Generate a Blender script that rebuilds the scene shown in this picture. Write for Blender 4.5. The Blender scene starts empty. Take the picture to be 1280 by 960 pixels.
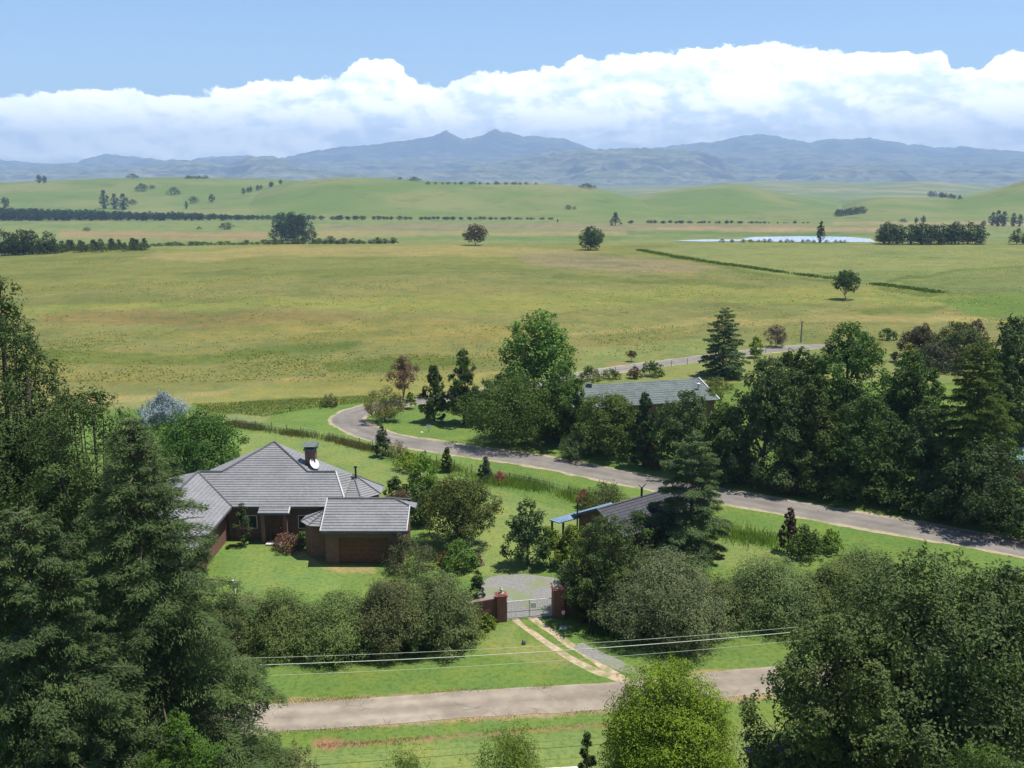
import bpy, math, random
import numpy as np

# ------------------------------------------------------------------ camera, world, sun, exposure
SC = bpy.context.scene
COL = SC.collection
F_PX = 1200.0
PITCH = math.radians(12.13)
CAM_H = 32.0
cam_d = bpy.data.cameras.new("camera")
cam_d.sensor_width = 36.0
cam_d.lens = 36.0 * F_PX / 1280.0
cam_d.clip_start = 0.5
cam_d.clip_end = 60000
cam = bpy.data.objects.new("camera", cam_d)
cam.location = (0, 0, CAM_H)
cam.rotation_euler = (math.pi / 2 - PITCH, 0, 0)
COL.objects.link(cam)
SC.camera = cam

SUN_EL = math.radians(71)
SUN_AZ = math.radians(80)          # clockwise from +Y (the view direction)
world = bpy.data.worlds.new("World")
SC.world = world
world.use_nodes = True
nt = world.node_tree
nt.nodes.clear()


def nd(tree, typ, **kw):
    n = tree.nodes.new(typ)
    for k, v in kw.items():
        if k == 'ins':
            for a, b in v.items():
                n.inputs[a].default_value = b
        else:
            setattr(n, k, v)
    return n


def math_n(tree, op, a, b=None, c=None, clamp=False):
    n = tree.nodes.new('ShaderNodeMath')
    n.operation = op
    n.use_clamp = clamp
    for i, v in enumerate((a, b, c)):
        if v is None:
            continue
        if isinstance(v, (int, float)):
            n.inputs[i].default_value = v
        else:
            tree.links.new(v, n.inputs[i])
    return n.outputs[0]


def maprange(tree, v, a, b, c=0.0, d=1.0, smooth=True):
    n = tree.nodes.new('ShaderNodeMapRange')
    n.interpolation_type = 'SMOOTHSTEP' if smooth else 'LINEAR'
    for i, q in zip((1, 2, 3, 4), (a, b, c, d)):
        n.inputs[i].default_value = q
    tree.links.new(v, n.inputs[0])
    return n.outputs[0]


def elev(y):                        # elevation angle of an image row near the centre column
    return math.atan((480 - y) / F_PX) - PITCH


def azim(x, y=200):
    cx = (x - 640) / F_PX
    cy = (480 - y) / F_PX
    return math.atan2(cx, math.cos(PITCH) + cy * math.sin(PITCH))


sky = nd(nt, 'ShaderNodeTexSky', sky_type='NISHITA', sun_disc=False, sun_elevation=SUN_EL,
         sun_rotation=SUN_AZ, altitude=1500, air_density=1.0, dust_density=0.15, ozone_density=4.0)
tc = nd(nt, 'ShaderNodeTexCoord')
sep = nd(nt, 'ShaderNodeSeparateXYZ')
nt.links.new(tc.outputs['Generated'], sep.inputs[0])
az = math_n(nt, 'ARCTAN2', sep.outputs[0], sep.outputs[1])
el = math_n(nt, 'ARCSINE', sep.outputs[2])
AZM = 0.62
u = math_n(nt, 'MULTIPLY_ADD', az, 0.5 / AZM, 0.5, clamp=True)
fc = nd(nt, 'ShaderNodeFloatCurve')
TOP = [(-80, 135), (0, 130), (60, 127), (100, 120), (160, 117), (210, 126), (250, 122), (330, 103), (420, 99), (440, 86),
       (465, 74), (490, 75), (515, 93), (540, 106), (600, 93), (650, 90), (720, 76), (800, 69), (900, 62), (935, 57),
       (1000, 66), (1100, 76), (1160, 77), (1188, 99), (1212, 99), (1240, 82), (1280, 84), (1360, 95)]
cv = fc.mapping.curves[0]
pts = [(0.5 + 0.5 * azim(x) / AZM, elev(y) / 0.2) for x, y in TOP]
pts = [(0.0, pts[0][1])] + pts + [(1.0, pts[-1][1])]
cv.points[0].location = pts[0]
cv.points[1].location = pts[-1]
for p_ in pts[1:-1]:
    cv.points.new(*p_)
fc.mapping.update()
nt.links.new(u, fc.inputs['Value'])
top = math_n(nt, 'MULTIPLY', fc.outputs[0], 0.2)


def cloud_noise(dx, dy, sx, sy, detail, rough, seed=0.0, dist=0.0):
    cmb = nd(nt, 'ShaderNodeCombineXYZ')
    nt.links.new(math_n(nt, 'MULTIPLY_ADD', az, sx, dx), cmb.inputs[0])
    nt.links.new(math_n(nt, 'MULTIPLY_ADD', el, sy, dy), cmb.inputs[1])
    cmb.inputs[2].default_value = seed
    n = nd(nt, 'ShaderNodeTexNoise', ins={'Scale': 1.0, 'Detail': detail, 'Roughness': rough, 'Distortion': dist})
    nt.links.new(cmb.outputs[0], n.inputs['Vector'])
    return n.outputs[0]


nA = cloud_noise(0, 0, 30, 50, 9, 0.60, 3.1, 0.25)
nB = cloud_noise(0.20, 0.38, 30, 50, 9, 0.60, 3.1, 0.25)
nC = cloud_noise(5, 2, 7, 30, 4, 0.5, 9.3, 0.2)
nE = cloud_noise(1, 4, 52, 72, 8, 0.62, 1.7, 0.1)
edge = math_n(nt, 'SUBTRACT', math_n(nt, 'ADD', math_n(nt, 'MULTIPLY_ADD', nE, 0.026, -0.013),
                                     math_n(nt, 'MULTIPLY_ADD', nA, 0.012, -0.006)),
              math_n(nt, 'SUBTRACT', el, top))
dens = maprange(nt, edge, -0.0008, 0.0026)
low = maprange(nt, math_n(nt, 'SUBTRACT', el, math_n(nt, 'MULTIPLY_ADD', nC, 0.034, -0.004)), -0.008, 0.006)
dens = math_n(nt, 'MULTIPLY', dens, low)
lit = math_n(nt, 'MULTIPLY_ADD', math_n(nt, 'SUBTRACT', nA, nB), 3.6, 0.5)
# undersides are greyer: depth below the top of the bank
dep = math_n(nt, 'DIVIDE', math_n(nt, 'SUBTRACT', top, el), 0.075)
under = math_n(nt, 'MULTIPLY_ADD', dep, -0.6, 1.05)
nF = cloud_noise(2, 7, 13, 30, 6, 0.55, 5.5, 0.3)
blot = maprange(nt, nF, 0.36, 0.60)
shade = math_n(nt, 'ADD', math_n(nt, 'MULTIPLY', lit, 0.45), math_n(nt, 'ADD', math_n(nt, 'MULTIPLY', blot, 0.5), math_n(nt, 'MULTIPLY', under, 0.35)))
shade = maprange(nt, shade, 0.30, 1.12)
cm = nd(nt, 'ShaderNodeMix', data_type='RGBA')
cm.inputs[6].default_value = (0.56, 0.64, 0.75, 1)
cm.inputs[7].default_value = (1.0, 1.0, 1.0, 1)
nt.links.new(shade, cm.inputs[0])
bg1 = nd(nt, 'ShaderNodeBackground', ins={'Strength': 0.098})
nt.links.new(sky.outputs[0], bg1.inputs[0])
bg2 = nd(nt, 'ShaderNodeBackground', ins={'Strength': 1.5})
nt.links.new(cm.outputs[2], bg2.inputs[0])
mx = nd(nt, 'ShaderNodeMixShader')
nt.links.new(dens, mx.inputs[0])
nt.links.new(bg1.outputs[0], mx.inputs[1])
nt.links.new(bg2.outputs[0], mx.inputs[2])
wo = nd(nt, 'ShaderNodeOutputWorld')
nt.links.new(mx.outputs[0], wo.inputs[0])

sl = bpy.data.lights.new("sun", 'SUN')
sl.energy = 4.1
sl.angle = math.radians(0.5)
sl.color = (1.0, 0.955, 0.89)
so = bpy.data.objects.new("sun", sl)
so.rotation_euler = (math.pi / 2 - SUN_EL, 0, math.pi - SUN_AZ)
COL.objects.link(so)
SC.view_settings.view_transform = 'Standard'
SC.view_settings.look = 'None'
SC.view_settings.exposure = 0.8
SC.view_settings.gamma = 1.0
SC.cycles.max_bounces = 5
SC.cycles.diffuse_bounces = 2
SC.cycles.transparent_max_bounces = 4
SC.cycles.volume_bounces = 0
SC.render.film_transparent = False
SC.cycles.use_denoising = True
SC.cycles.denoiser = 'OPENIMAGEDENOISE'
SC.cycles.denoising_prefilter = 'ACCURATE'

# ------------------------------------------------------------------ projection helpers (photo pixel -> world point)
CP, SP = math.cos(PITCH), math.sin(PITCH)


def ray(px, py):
    cx = (px - 640) / F_PX
    cy = (480 - py) / F_PX
    return (cx, CP + cy * SP, -SP + cy * CP)


def P(px, py, z=0.0):
    d = ray(px, py)
    t = (z - CAM_H) / d[2]
    return (d[0] * t, d[1] * t, z)


def atD(px, py, D):
    d = ray(px, py)
    t = D / d[1]
    return (d[0] * t, D, CAM_H + d[2] * t)


def proj(x, y, z):
    dz = z - CAM_H
    dep_ = y * CP - dz * SP
    return 640 + F_PX * x / dep_, 480 - F_PX * (y * SP + dz * CP) / dep_


def depth(y, z=0.0):
    return y * CP + (CAM_H - z) * SP


# ------------------------------------------------------------------ noise
def _h(ix, iy, seed):
    n = (ix.astype(np.int64) * 374761393 + iy.astype(np.int64) * 668265263 + seed * 974711) & 0x7fffffff
    n = ((n ^ (n >> 13)) * 1274126177) & 0x7fffffff
    n = n ^ (n >> 16)
    return (n & 0xffff) / 65535.0


def vnoise(x, y, seed=0):
    x = np.asarray(x, float)
    y = np.asarray(y, float)
    ix, iy = np.floor(x), np.floor(y)
    fx, fy = x - ix, y - iy
    fx = fx * fx * (3 - 2 * fx)
    fy = fy * fy * (3 - 2 * fy)
    a, b = _h(ix, iy, seed), _h(ix + 1, iy, seed)
    c, d = _h(ix, iy + 1, seed), _h(ix + 1, iy + 1, seed)
    return (a + (b - a) * fx) * (1 - fy) + (c + (d - c) * fx) * fy


def fbm(x, y, seed=0, oct=5, gain=0.5):
    s = 0
    a = 1.0
    t = 0
    for i in range(oct):
        s = s + a * vnoise(x * 2 ** i + 17.3 * i, y * 2 ** i + 9.1 * i, seed + i)
        t += a
        a *= gain
    return s / t


def ss(t):
    t = np.clip(t, 0, 1)
    return t * t * (3 - 2 * t)


# ------------------------------------------------------------------ terrain
def tcol(px, py=300):
    d = ray(px, py)
    return d[0] / d[1]


CX = [tcol(x) for x in (-200, 0, 100, 200, 350, 500, 640, 800, 1280, 1500)]
CY = [326, 322, 314.5, 310, 307.5, 306.5, 306, 304.5, 304, 304]
CD = [430, 440, 460, 480, 500, 505, 510, 520, 520, 520]


def ground_z(x, y):
    x = np.asarray(x, float)
    y = np.asarray(y, float)
    t = np.clip(x / np.maximum(y, 30), -1.2, 1.2)
    cy_ = np.interp(t, CX, CY)
    Dc = np.interp(t, CX, CD)
    ang = PITCH - np.arctan((480 - cy_) / F_PX)
    zc = CAM_H - Dc * np.tan(ang)
    near = 20 * np.clip(1 - np.clip(y, 0, 44) / 44, 0, 1) ** 1.3
    f = np.clip((y - 150) / (Dc - 150), 0, 1)
    field = zc * f ** 1.25
    und = (fbm(x / 60, y / 60, 5, 3) - 0.5) * 0.9 * ss((y - 170) / 60) * (1 - ss((y - Dc + 120) / 100))
    drop = (-23.0 - zc) * ss((y - Dc) / 200) - 6 * ss((y - Dc - 200) / 900)
    return near + field + und + drop


# green hill and mountain layers: (name, D0, D1, D2, base z, ridge profile px/py, shape, gully amp, noise scale)
LAY = [
    dict(n='left_hill', D0=1540, D1=2500, D2=3300, zb=-28, amp=9, sc=330, pr=[(-260, 234), (-60, 230), (0, 228.5), (60, 226), (100, 224.5), (150, 223), (210, 221.5), (280, 223), (350, 223.5), (400, 228), (470, 238), (540, 250), (600, 262), (680, 275)], k='g'),
    dict(n='middle_hill', D0=1500, D1=2100, D2=3000, zb=-28, amp=8, sc=260, pr=[(230, 277), (270, 262), (310, 245), (350, 229.5), (390, 224), (430, 221.5), (480, 222.5), (540, 226.5), (600, 229.5), (650, 229), (700, 230.5), (735, 234), (780, 243), (820, 254), (860, 265), (900, 276)], k='g'),
    dict(n='right_middle_hill', D0=1620, D1=2300, D2=3200, zb=-28, amp=8, sc=260, pr=[(690, 272), (760, 250), (830, 240), (870, 233.5), (905, 229.5), (930, 231), (960, 238), (1000, 246), (1050, 256), (1100, 265), (1160, 274)], k='g'),
    dict(n='right_hill', D0=1450, D1=1900, D2=2700, zb=-28, amp=8, sc=240, pr=[(1000, 279), (1040, 268), (1070, 254), (1090, 248), (1120, 246.5), (1160, 248), (1195, 247), (1220, 243), (1250, 235), (1280, 225.5), (1340, 210), (1450, 200)], k='g'),
    dict(n='far_green_hills', D0=3000, D1=4600, D2=5600, zb=-30, amp=16, sc=500, pr=[(300, 250), (700, 246), (800, 236), (900, 230), (950, 226), (1010, 227), (1080, 229), (1150, 226), (1230, 232), (1300, 240), (1500, 250)], k='f'),
    dict(n='foothills', D0=7800, D1=10200, D2=11400, zb=-30, amp=135, sc=1200, pr=[(-300, 226), (0, 224), (120, 221), (150, 216), (185, 205), (205, 203.5), (232, 200), (262, 203), (285, 206), (305, 197.5), (340, 194.5), (365, 203), (390, 215), (430, 221), (520, 220), (560, 217), (600, 207), (640, 200), (680, 191), (745, 187), (800, 184.5), (845, 187), (880, 189), (905, 203), (940, 213), (1000, 214), (1060, 206), (1100, 202), (1150, 207), (1200, 211), (1280, 215), (1500, 216)], k='m'),
    dict(n='front_mountains', D0=10500, D1=13500, D2=14700, zb=-30, amp=225, sc=1500, pr=[(-300, 208), (0, 206), (40, 207), (80, 206), (118, 207), (180, 213), (300, 210), (370, 208), (440, 203), (520, 197), (600, 192), (700, 193), (800, 196), (880, 193), (960, 189), (1040, 186), (1060, 190), (1110, 193), (1140, 192), (1165, 195), (1190, 193), (1280, 197), (1500, 200)], k='m'),
    dict(n='far_mountains', D0=13200, D1=16500, D2=18600, zb=-30, amp=300, sc=1650, pr=[(-300, 210), (0, 203), (13, 204), (40, 206), (60, 208), (81, 204), (97, 203.5), (118, 197), (131, 195.5), (151, 197), (181, 199.5), (201, 203), (240, 203), (265, 198), (279, 195.5), (299, 197), (330, 200), (369, 194), (403, 187), (430, 182.7), (440, 183.5), (489, 177.5), (526, 173), (547, 169), (554, 165), (559, 162.5), (564, 167), (578, 173.4), (595, 172.7), (607, 168), (614, 163.5), (619, 161), (626, 164), (633, 164.4), (654, 170), (681, 171), (705, 174.8), (729, 182.7), (741, 186.5), (790, 187), (830, 184), (850, 180.4), (894, 177), (912, 173), (927, 170), (951, 169), (971, 170), (984, 174), (1008, 178), (1038, 175), (1082, 173.7), (1098, 176), (1125, 179.4), (1135, 182.8), (1152, 181), (1169, 184.4), (1193, 186), (1206, 185), (1280, 189.5), (1400, 194), (1500, 200)], k='m'),
]


def layer_z(L, t, D):
    T = []
    E = []
    for px, py in L['pr']:
        d = ray(px, py)
        T.append(d[0] / d[1])
        E.append(d[2] / d[1])
    zc = CAM_H + L['D1'] * np.interp(t, T, E)
    if L['k'] == 'm':
        zc = zc + (fbm(t * 260, t * 0, 3, 4) - 0.5) * L['D1'] / 1200 * 3.6
    else:
        # smooth the crest of grassy hills
        acc = 0
        for o in (-0.012, -0.006, 0, 0.006, 0.012):
            acc = acc + np.interp(t + o, T, E)
        zc = CAM_H + L['D1'] * acc / 5
    s = (D - L['D0']) / (L['D1'] - L['D0'])
    sf = np.clip(s, 0, 1)
    x = t * D
    if L['k'] == 'm':
        S = 0.72 * sf ** 1.35 + 0.28 * ss((sf - 0.72) / 0.28)
        n = 1 - np.abs(2 * fbm(x / L['sc'], D / L['sc'] * 0.8, 11, 5, 0.55) - 1)
        st = fbm(x / L['sc'] / 2, D / L['sc'], 31, 3)
        terr = np.sin((S * 7 + st * 3) * 6.28) * 0.018
        S = S + terr * np.clip(sf * (1 - sf) * 5, 0, 1)
        g = L['amp'] * (n - 0.72) * 2.2 * np.clip(sf * (1 - sf) * 4, 0, 1) + L['amp'] * (n - 0.72) * .35 * np.clip(sf * 3, 0, 1) * (sf < 1)
    else:
        S = 1 - (1 - sf) ** 1.75
        S = S * (0.35 + 0.65 * ss(sf * 1.3)) / (0.35 + 0.65)
        n = fbm(x / L['sc'], D / L['sc'] * 0.7, 21, 4)
        g = L['amp'] * (n - 0.5) * 2.0 * np.clip(sf * (1 - sf) * 4, 0, 1)
    bk = np.clip((D - L['D1']) / (L['D2'] - L['D1']), 0, 1)
    S = np.where(D > L['D1'], 1 - 0.75 * bk ** 1.3, S)
    z = L['zb'] + (zc - L['zb']) * S + g * np.clip((zc - L['zb']) / 60, 0.0, 1)
    return z - 2.5 * (1 - np.clip(sf * 12, 0, 1))


def G(px, py):
    """point where the sight line of a photo pixel meets ground or hills"""
    d = ray(px, py)
    t = d[0] / d[1]
    e = d[2] / d[1]
    D = np.concatenate([np.arange(30, 200, 0.05), np.arange(200, 700, 0.4), np.arange(700, 5000, 2)])
    z = ground_z(t * D, D)
    for L in LAY[:5]:
        m = (D >= L['D0']) & (D <= L['D2'])
        z[m] = np.maximum(z[m], layer_z(L, t, D[m]))
    hit = np.nonzero(CAM_H + e * D <= z)[0]
    i = hit[0] if len(hit) else len(D) - 1
    return (float(t * D[i]), float(D[i]), float(z[i]))


def surf_z(x, y):
    z = float(ground_z(x, y))
    for L in LAY[:5]:
        if L['D0'] <= y <= L['D2']:
            z = max(z, float(layer_z(L, np.array([x / y]), np.array([float(y)]))[0]))
    return z


# ------------------------------------------------------------------ object helpers
def tag(o, label=None, cat=None, group=None, kind=None):
    if label: o['label'] = label
    if cat: o['category'] = cat
    if group: o['group'] = group
    if kind: o['kind'] = kind
    return o


def empty(name, loc, label=None, cat=None, group=None, rz=0.0):
    o = bpy.data.objects.new(name, None)
    o.location = loc
    o.rotation_euler = (0, 0, rz)
    COL.objects.link(o)
    return tag(o, label, cat, group)


def link(name, me, parent=None, loc=None):
    o = bpy.data.objects.new(name, me)
    COL.objects.link(o)
    if parent: o.parent = parent
    if loc is not None: o.location = loc
    return o


def np_mesh(name, V, Q, mats, mi=None, v=None, smooth=False, colattr=None):
    me = bpy.data.meshes.new(name)
    V = np.asarray(V, np.float32)
    Q = np.asarray(Q, np.int32)
    k = Q.shape[1]
    me.vertices.add(len(V))
    me.vertices.foreach_set('co', V.ravel())
    me.loops.add(Q.size)
    me.loops.foreach_set('vertex_index', Q.ravel())
    me.polygons.add(len(Q))
    me.polygons.foreach_set('loop_start', np.arange(0, Q.size, k, dtype=np.int32))
    me.polygons.foreach_set('loop_total', np.full(len(Q), k, np.int32))
    for m in mats: me.materials.append(m)
    if mi is not None: me.polygons.foreach_set('material_index', np.asarray(mi, np.int32))
    me.polygons.foreach_set('use_smooth', np.full(len(Q), smooth, bool))
    if v is not None:
        a = me.attributes.new('v', 'FLOAT', 'FACE')
        a.data.foreach_set('value', np.asarray(v, np.float32))
    if colattr is not None:
        a = me.attributes.new('col', 'FLOAT_COLOR', 'POINT')
        a.data.foreach_set('color', np.asarray(colattr, np.float32).ravel())
    me.update(calc_edges=True)
    return me


class MB:
    """polygon mesh builder for buildings and small objects"""
    def __init__(s):
        s.v = []
        s.f = []

    def poly(s, pts):
        b = len(s.v)
        s.v += [tuple(p) for p in pts]
        s.f.append(tuple(range(b, b + len(pts))))

    def box(s, x0, x1, y0, y1, z0, z1):
        b = len(s.v)
        s.v += [(x0, y0, z0), (x1, y0, z0), (x1, y1, z0), (x0, y1, z0), (x0, y0, z1), (x1, y0, z1), (x1, y1, z1), (x0, y1, z1)]
        for q in ((0, 3, 2, 1), (4, 5, 6, 7), (0, 1, 5, 4), (1, 2, 6, 5), (2, 3, 7, 6), (3, 0, 4, 7)):
            s.f.append(tuple(b + i for i in q))

    def bar(s, a, c, w, h=None):
        """box beam from a to c"""
        h = h or w
        a = np.array(a, float)
        c = np.array(c, float)
        d = c - a
        d /= np.linalg.norm(d)
        up = np.array((0, 0, 1.0)) if abs(d[2]) < 0.95 else np.array((0, 1.0, 0))
        r = np.cross(d, up)
        r /= np.linalg.norm(r)
        q = np.cross(r, d)
        b = len(s.v)
        for p in (a, c):
            for i, j in ((-1, -1), (1, -1), (1, 1), (-1, 1)):
                s.v.append(tuple(p + r * i * w / 2 + q * j * h / 2))
        for f in ((0, 1, 2, 3), (7, 6, 5, 4), (0, 4, 5, 1), (1, 5, 6, 2), (2, 6, 7, 3), (3, 7, 4, 0)):
            s.f.append(tuple(b + i for i in f))

    def tube(s, pts, rad, n=8, caps=True):
        pts = [np.array(p, float) for p in pts]
        if isinstance(rad, (int, float)): rad = [rad] * len(pts)
        b = len(s.v)
        for i, p in enumerate(pts):
            d = pts[min(i + 1, len(pts) - 1)] - pts[max(i - 1, 0)]
            d /= np.linalg.norm(d)
            up = np.array((0, 0, 1.0)) if abs(d[2]) < 0.9 else np.array((1.0, 0, 0))
            r = np.cross(d, up)
            r /= np.linalg.norm(r)
            q = np.cross(r, d)
            for k in range(n):
                a = 2 * math.pi * k / n
                s.v.append(tuple(p + (r * math.cos(a) + q * math.sin(a)) * rad[i]))
        for i in range(len(pts) - 1):
            for k in range(n):
                k2 = (k + 1) % n
                s.f.append((b + i * n + k, b + i * n + k2, b + (i + 1) * n + k2, b + (i + 1) * n + k))
        if caps:
            s.f.append(tuple(b + k for k in range(n))[::-1])
            e = b + (len(pts) - 1) * n
            s.f.append(tuple(e + k for k in range(n)))

    def lathe(s, c, prof, n=12):
        """prof: list of (r, z)"""
        s.tube([(c[0], c[1], c[2] + z) for r, z in prof], [max(r, 0.002) for r, z in prof], n)

    def build(s, name, mat, parent=None, smooth=False, loc=None):
        me = bpy.data.meshes.new(name)
        me.from_pydata(s.v, [], s.f)
        me.materials.append(mat)
        if smooth: me.polygons.foreach_set('use_smooth', [True] * len(me.polygons))
        me.update()
        return link(name, me, parent, loc)


# ------------------------------------------------------------------ materials
def new_mat(name):
    m = bpy.data.materials.new(name)
    m.use_nodes = True
    t = m.node_tree
    b = t.nodes['Principled BSDF']
    b.inputs['Roughness'].default_value = 0.85
    b.inputs['Specular IOR Level'].default_value = 0.25
    return m, t, b


def noise(t, scale, detail=4, rough=0.55, vec=None, typ='ShaderNodeTexNoise'):
    n = nd(t, typ, ins={'Scale': scale})
    if typ == 'ShaderNodeTexNoise':
        n.inputs['Detail'].default_value = detail
        n.inputs['Roughness'].default_value = rough
    if vec is not None: t.links.new(vec, n.inputs['Vector'])
    return n.outputs[0]


def mixc(t, f, a, b, mode='MIX'):
    n = nd(t, 'ShaderNodeMix', data_type='RGBA', blend_type=mode)
    for i, q in ((0, f), (6, a), (7, b)):
        if isinstance(q, (int, float)): n.inputs[i].default_value = q
        elif isinstance(q, tuple): n.inputs[i].default_value = (*q, 1)
        else: t.links.new(q, n.inputs[i])
    return n.outputs[2]


def speck(name, c1, c2, scale=6.0, rough=0.85, bump=0.3, c3=None, sc3=0.8, metal=0.0, spec=0.25, lo=.35, hi=.65):
    m, t, b = new_mat(name)
    pos = nd(t, 'ShaderNodeTexCoord').outputs['Object']
    n1 = noise(t, scale, 5, 0.6, pos)
    c = mixc(t, maprange(t, n1, lo, hi), c1, c2)
    if c3:
        c = mixc(t, maprange(t, noise(t, sc3, 4, 0.6, pos), .45, .7), c, c3)
    t.links.new(c, b.inputs['Base Color'])
    b.inputs['Roughness'].default_value = rough
    b.inputs['Metallic'].default_value = metal
    b.inputs['Specular IOR Level'].default_value = spec
    if bump:
        bp = nd(t, 'ShaderNodeBump', ins={'Strength': bump, 'Distance': 0.03})
        t.links.new(n1, bp.inputs['Height'])
        t.links.new(bp.outputs[0], b.inputs['Normal'])
    return m


def foliage(name, col, var=0.42, trans=0.20, warm=(1.35, 1.15, 0.7), gloss=0.15):
    m, t, b = new_mat(name)
    a = nd(t, 'ShaderNodeAttribute', attribute_name='v').outputs['Fac']
    geo = nd(t, 'ShaderNodeNewGeometry').outputs['Position']
    big = noise(t, 0.55, 3, 0.6, geo)
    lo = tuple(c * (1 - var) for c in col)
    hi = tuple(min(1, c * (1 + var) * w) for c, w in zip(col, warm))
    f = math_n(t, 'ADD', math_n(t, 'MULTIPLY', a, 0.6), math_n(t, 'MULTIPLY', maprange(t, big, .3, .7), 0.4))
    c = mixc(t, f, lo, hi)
    t.links.new(c, b.inputs['Base Color'])
    b.inputs['Roughness'].default_value = 0.62
    b.inputs['Specular IOR Level'].default_value = gloss
    tr = nd(t, 'ShaderNodeBsdfTranslucent')
    ct = mixc(t, 1.0, c, (1.1, 1.25, 0.6), 'MULTIPLY')
    t.links.new(ct, tr.inputs[0])
    mxs = nd(t, 'ShaderNodeMixShader', ins={0: trans})
    t.links.new(b.outputs[0], mxs.inputs[1])
    t.links.new(tr.outputs[0], mxs.inputs[2])
    t.links.new(mxs.outputs[0], t.nodes['Material Output'].inputs[0])
    return m


M = {}
M['bark'] = speck('bark', (.07, .05, .035), (.15, .115, .085), 9, .9, .6)
M['pale_bark'] = speck('pale_bark', (.16, .13, .10), (.27, .23, .19), 8, .9, .5)
M['brick'] = None


def brick_mat(name, c1, c2, mortar):
    m, t, b = new_mat(name)
    tcn = nd(t, 'ShaderNodeNewGeometry').outputs['Position']
    sp = nd(t, 'ShaderNodeSeparateXYZ')
    t.links.new(tcn, sp.inputs[0])
    cb = nd(t, 'ShaderNodeCombineXYZ')
    t.links.new(math_n(t, 'ADD', sp.outputs[0], sp.outputs[1]), cb.inputs[0])
    t.links.new(sp.outputs[2], cb.inputs[1])
    br = nd(t, 'ShaderNodeTexBrick', ins={'Scale': 1.0, 'Mortar Size': 0.012, 'Brick Width': 0.23, 'Row Height': 0.085, 'Bias': -0.1})
    br.inputs['Color1'].default_value = (*c1, 1)
    br.inputs['Color2'].default_value = (*c2, 1)
    br.inputs['Mortar'].default_value = (*mortar, 1)
    t.links.new(cb.outputs[0], br.inputs['Vector'])
    n = noise(t, 1.3, 4, .6, tcn)
    c = mixc(t, maprange(t, n, .35, .75, 0.0, 0.4), br.outputs[0], tuple(q * .55 for q in c1))
    t.links.new(c, b.inputs['Base Color'])
    bp = nd(t, 'ShaderNodeBump', ins={'Strength': .5, 'Distance': .01})
    t.links.new(br.outputs['Fac'], bp.inputs['Height'])
    bp.invert = True
    t.links.new(bp.outputs[0], b.inputs['Normal'])
    return m


M['brick'] = brick_mat('house_brick', (.25, .105, .06), (.16, .066, .042), (.20, .17, .14))
M['red_brick'] = brick_mat('gate_brick', (.30, .085, .055), (.20, .055, .04), (.25, .19, .16))


def tile_mat(name, c, var=0.25, rough=0.6):
    m, t, b = new_mat(name)
    pos = nd(t, 'ShaderNodeNewGeometry').outputs['Position']
    n1 = noise(t, 3.2, 3, .7, pos)
    n2 = noise(t, .45, 4, .6, pos)
    n3 = noise(t, 22, 2, .6, pos)
    f = math_n(t, 'ADD', math_n(t, 'MULTIPLY', n1, .45), math_n(t, 'ADD', math_n(t, 'MULTIPLY', n2, .35), math_n(t, 'MULTIPLY', n3, .2)))
    cc = mixc(t, maprange(t, f, .38, .62), tuple(q * (1 - var) for q in c), tuple(q * (1 + var) for q in c))
    t.links.new(cc, b.inputs['Base Color'])
    b.inputs['Roughness'].default_value = rough
    b.inputs['Specular IOR Level'].default_value = 0.35
    bp = nd(t, 'ShaderNodeBump', ins={'Strength': .4, 'Distance': .03})
    t.links.new(n1, bp.inputs['Height'])
    t.links.new(bp.outputs[0], b.inputs['Normal'])
    return m


M['tile'] = tile_mat('grey_roof_tile', (.200, .197, .195), .16)
M['tile_dark'] = tile_mat('dark_roof_tile', (.040, .040, .048), .3)
M['corr'] = tile_mat('weathered_corrugated_roof', (.110, .130, .120), .28, .8)
M['bluemetal'] = tile_mat('blue_grey_sheet_roof', (.17, .25, .33), .12, .4)
M['teal'] = tile_mat('teal_sheet_roof', (.10, .22, .20), .2, .45)
M['ridge'] = tile_mat('dark_ridge_cap', (.10, .10, .105), .25)
M['verge'] = speck('dull_white_trim', (.40, .40, .39), (.50, .50, .48), 4, .7, 0)
M['white'] = speck('white_paint', (.74, .74, .72), (.82, .82, .80), 4, .55, 0)
M['fascia'] = speck('grey_fascia', (.10, .10, .10), (.14, .14, .14), 4, .6, 0)
M['wood'] = speck('brown_timber', (.10, .045, .022), (.16, .075, .038), 5, .6, .2)
M['post'] = speck('weathered_post', (.13, .11, .09), (.24, .21, .18), 9, .85, .3)
M['black'] = speck('black_metal', (.02, .02, .02), (.04, .04, .04), 5, .5, 0)
M['galv'] = speck('galvanised_steel', (.42, .43, .43), (.55, .56, .56), 8, .45, 0, metal=.35)
M['cable'] = speck('pale_cable', (.40, .44, .32), (.48, .52, .38), 3, .5, 0)
M['stone'] = speck('pale_stone', (.42, .38, .33), (.55, .50, .44), 6, .85, .4)
M['glass'] = speck('window_glass', (.02, .025, .03), (.03, .035, .04), 2, .08, 0, spec=.6)

# ------------------------------------------------------------------ ground colours (linear base colours of what grows there)
LAWN = (.104, .168, .040)
LAWN2 = (.146, .194, .060)
ROUGH = (.158, .176, .060)
OLIVE = (.168, .178, .070)
TAN = (.235, .218, .095)
DKG = (.115, .148, .042)
PALEG = (.172, .204, .082)
BROWN = (.185, .160, .070)
SOIL = (.24, .14, .09)

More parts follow.
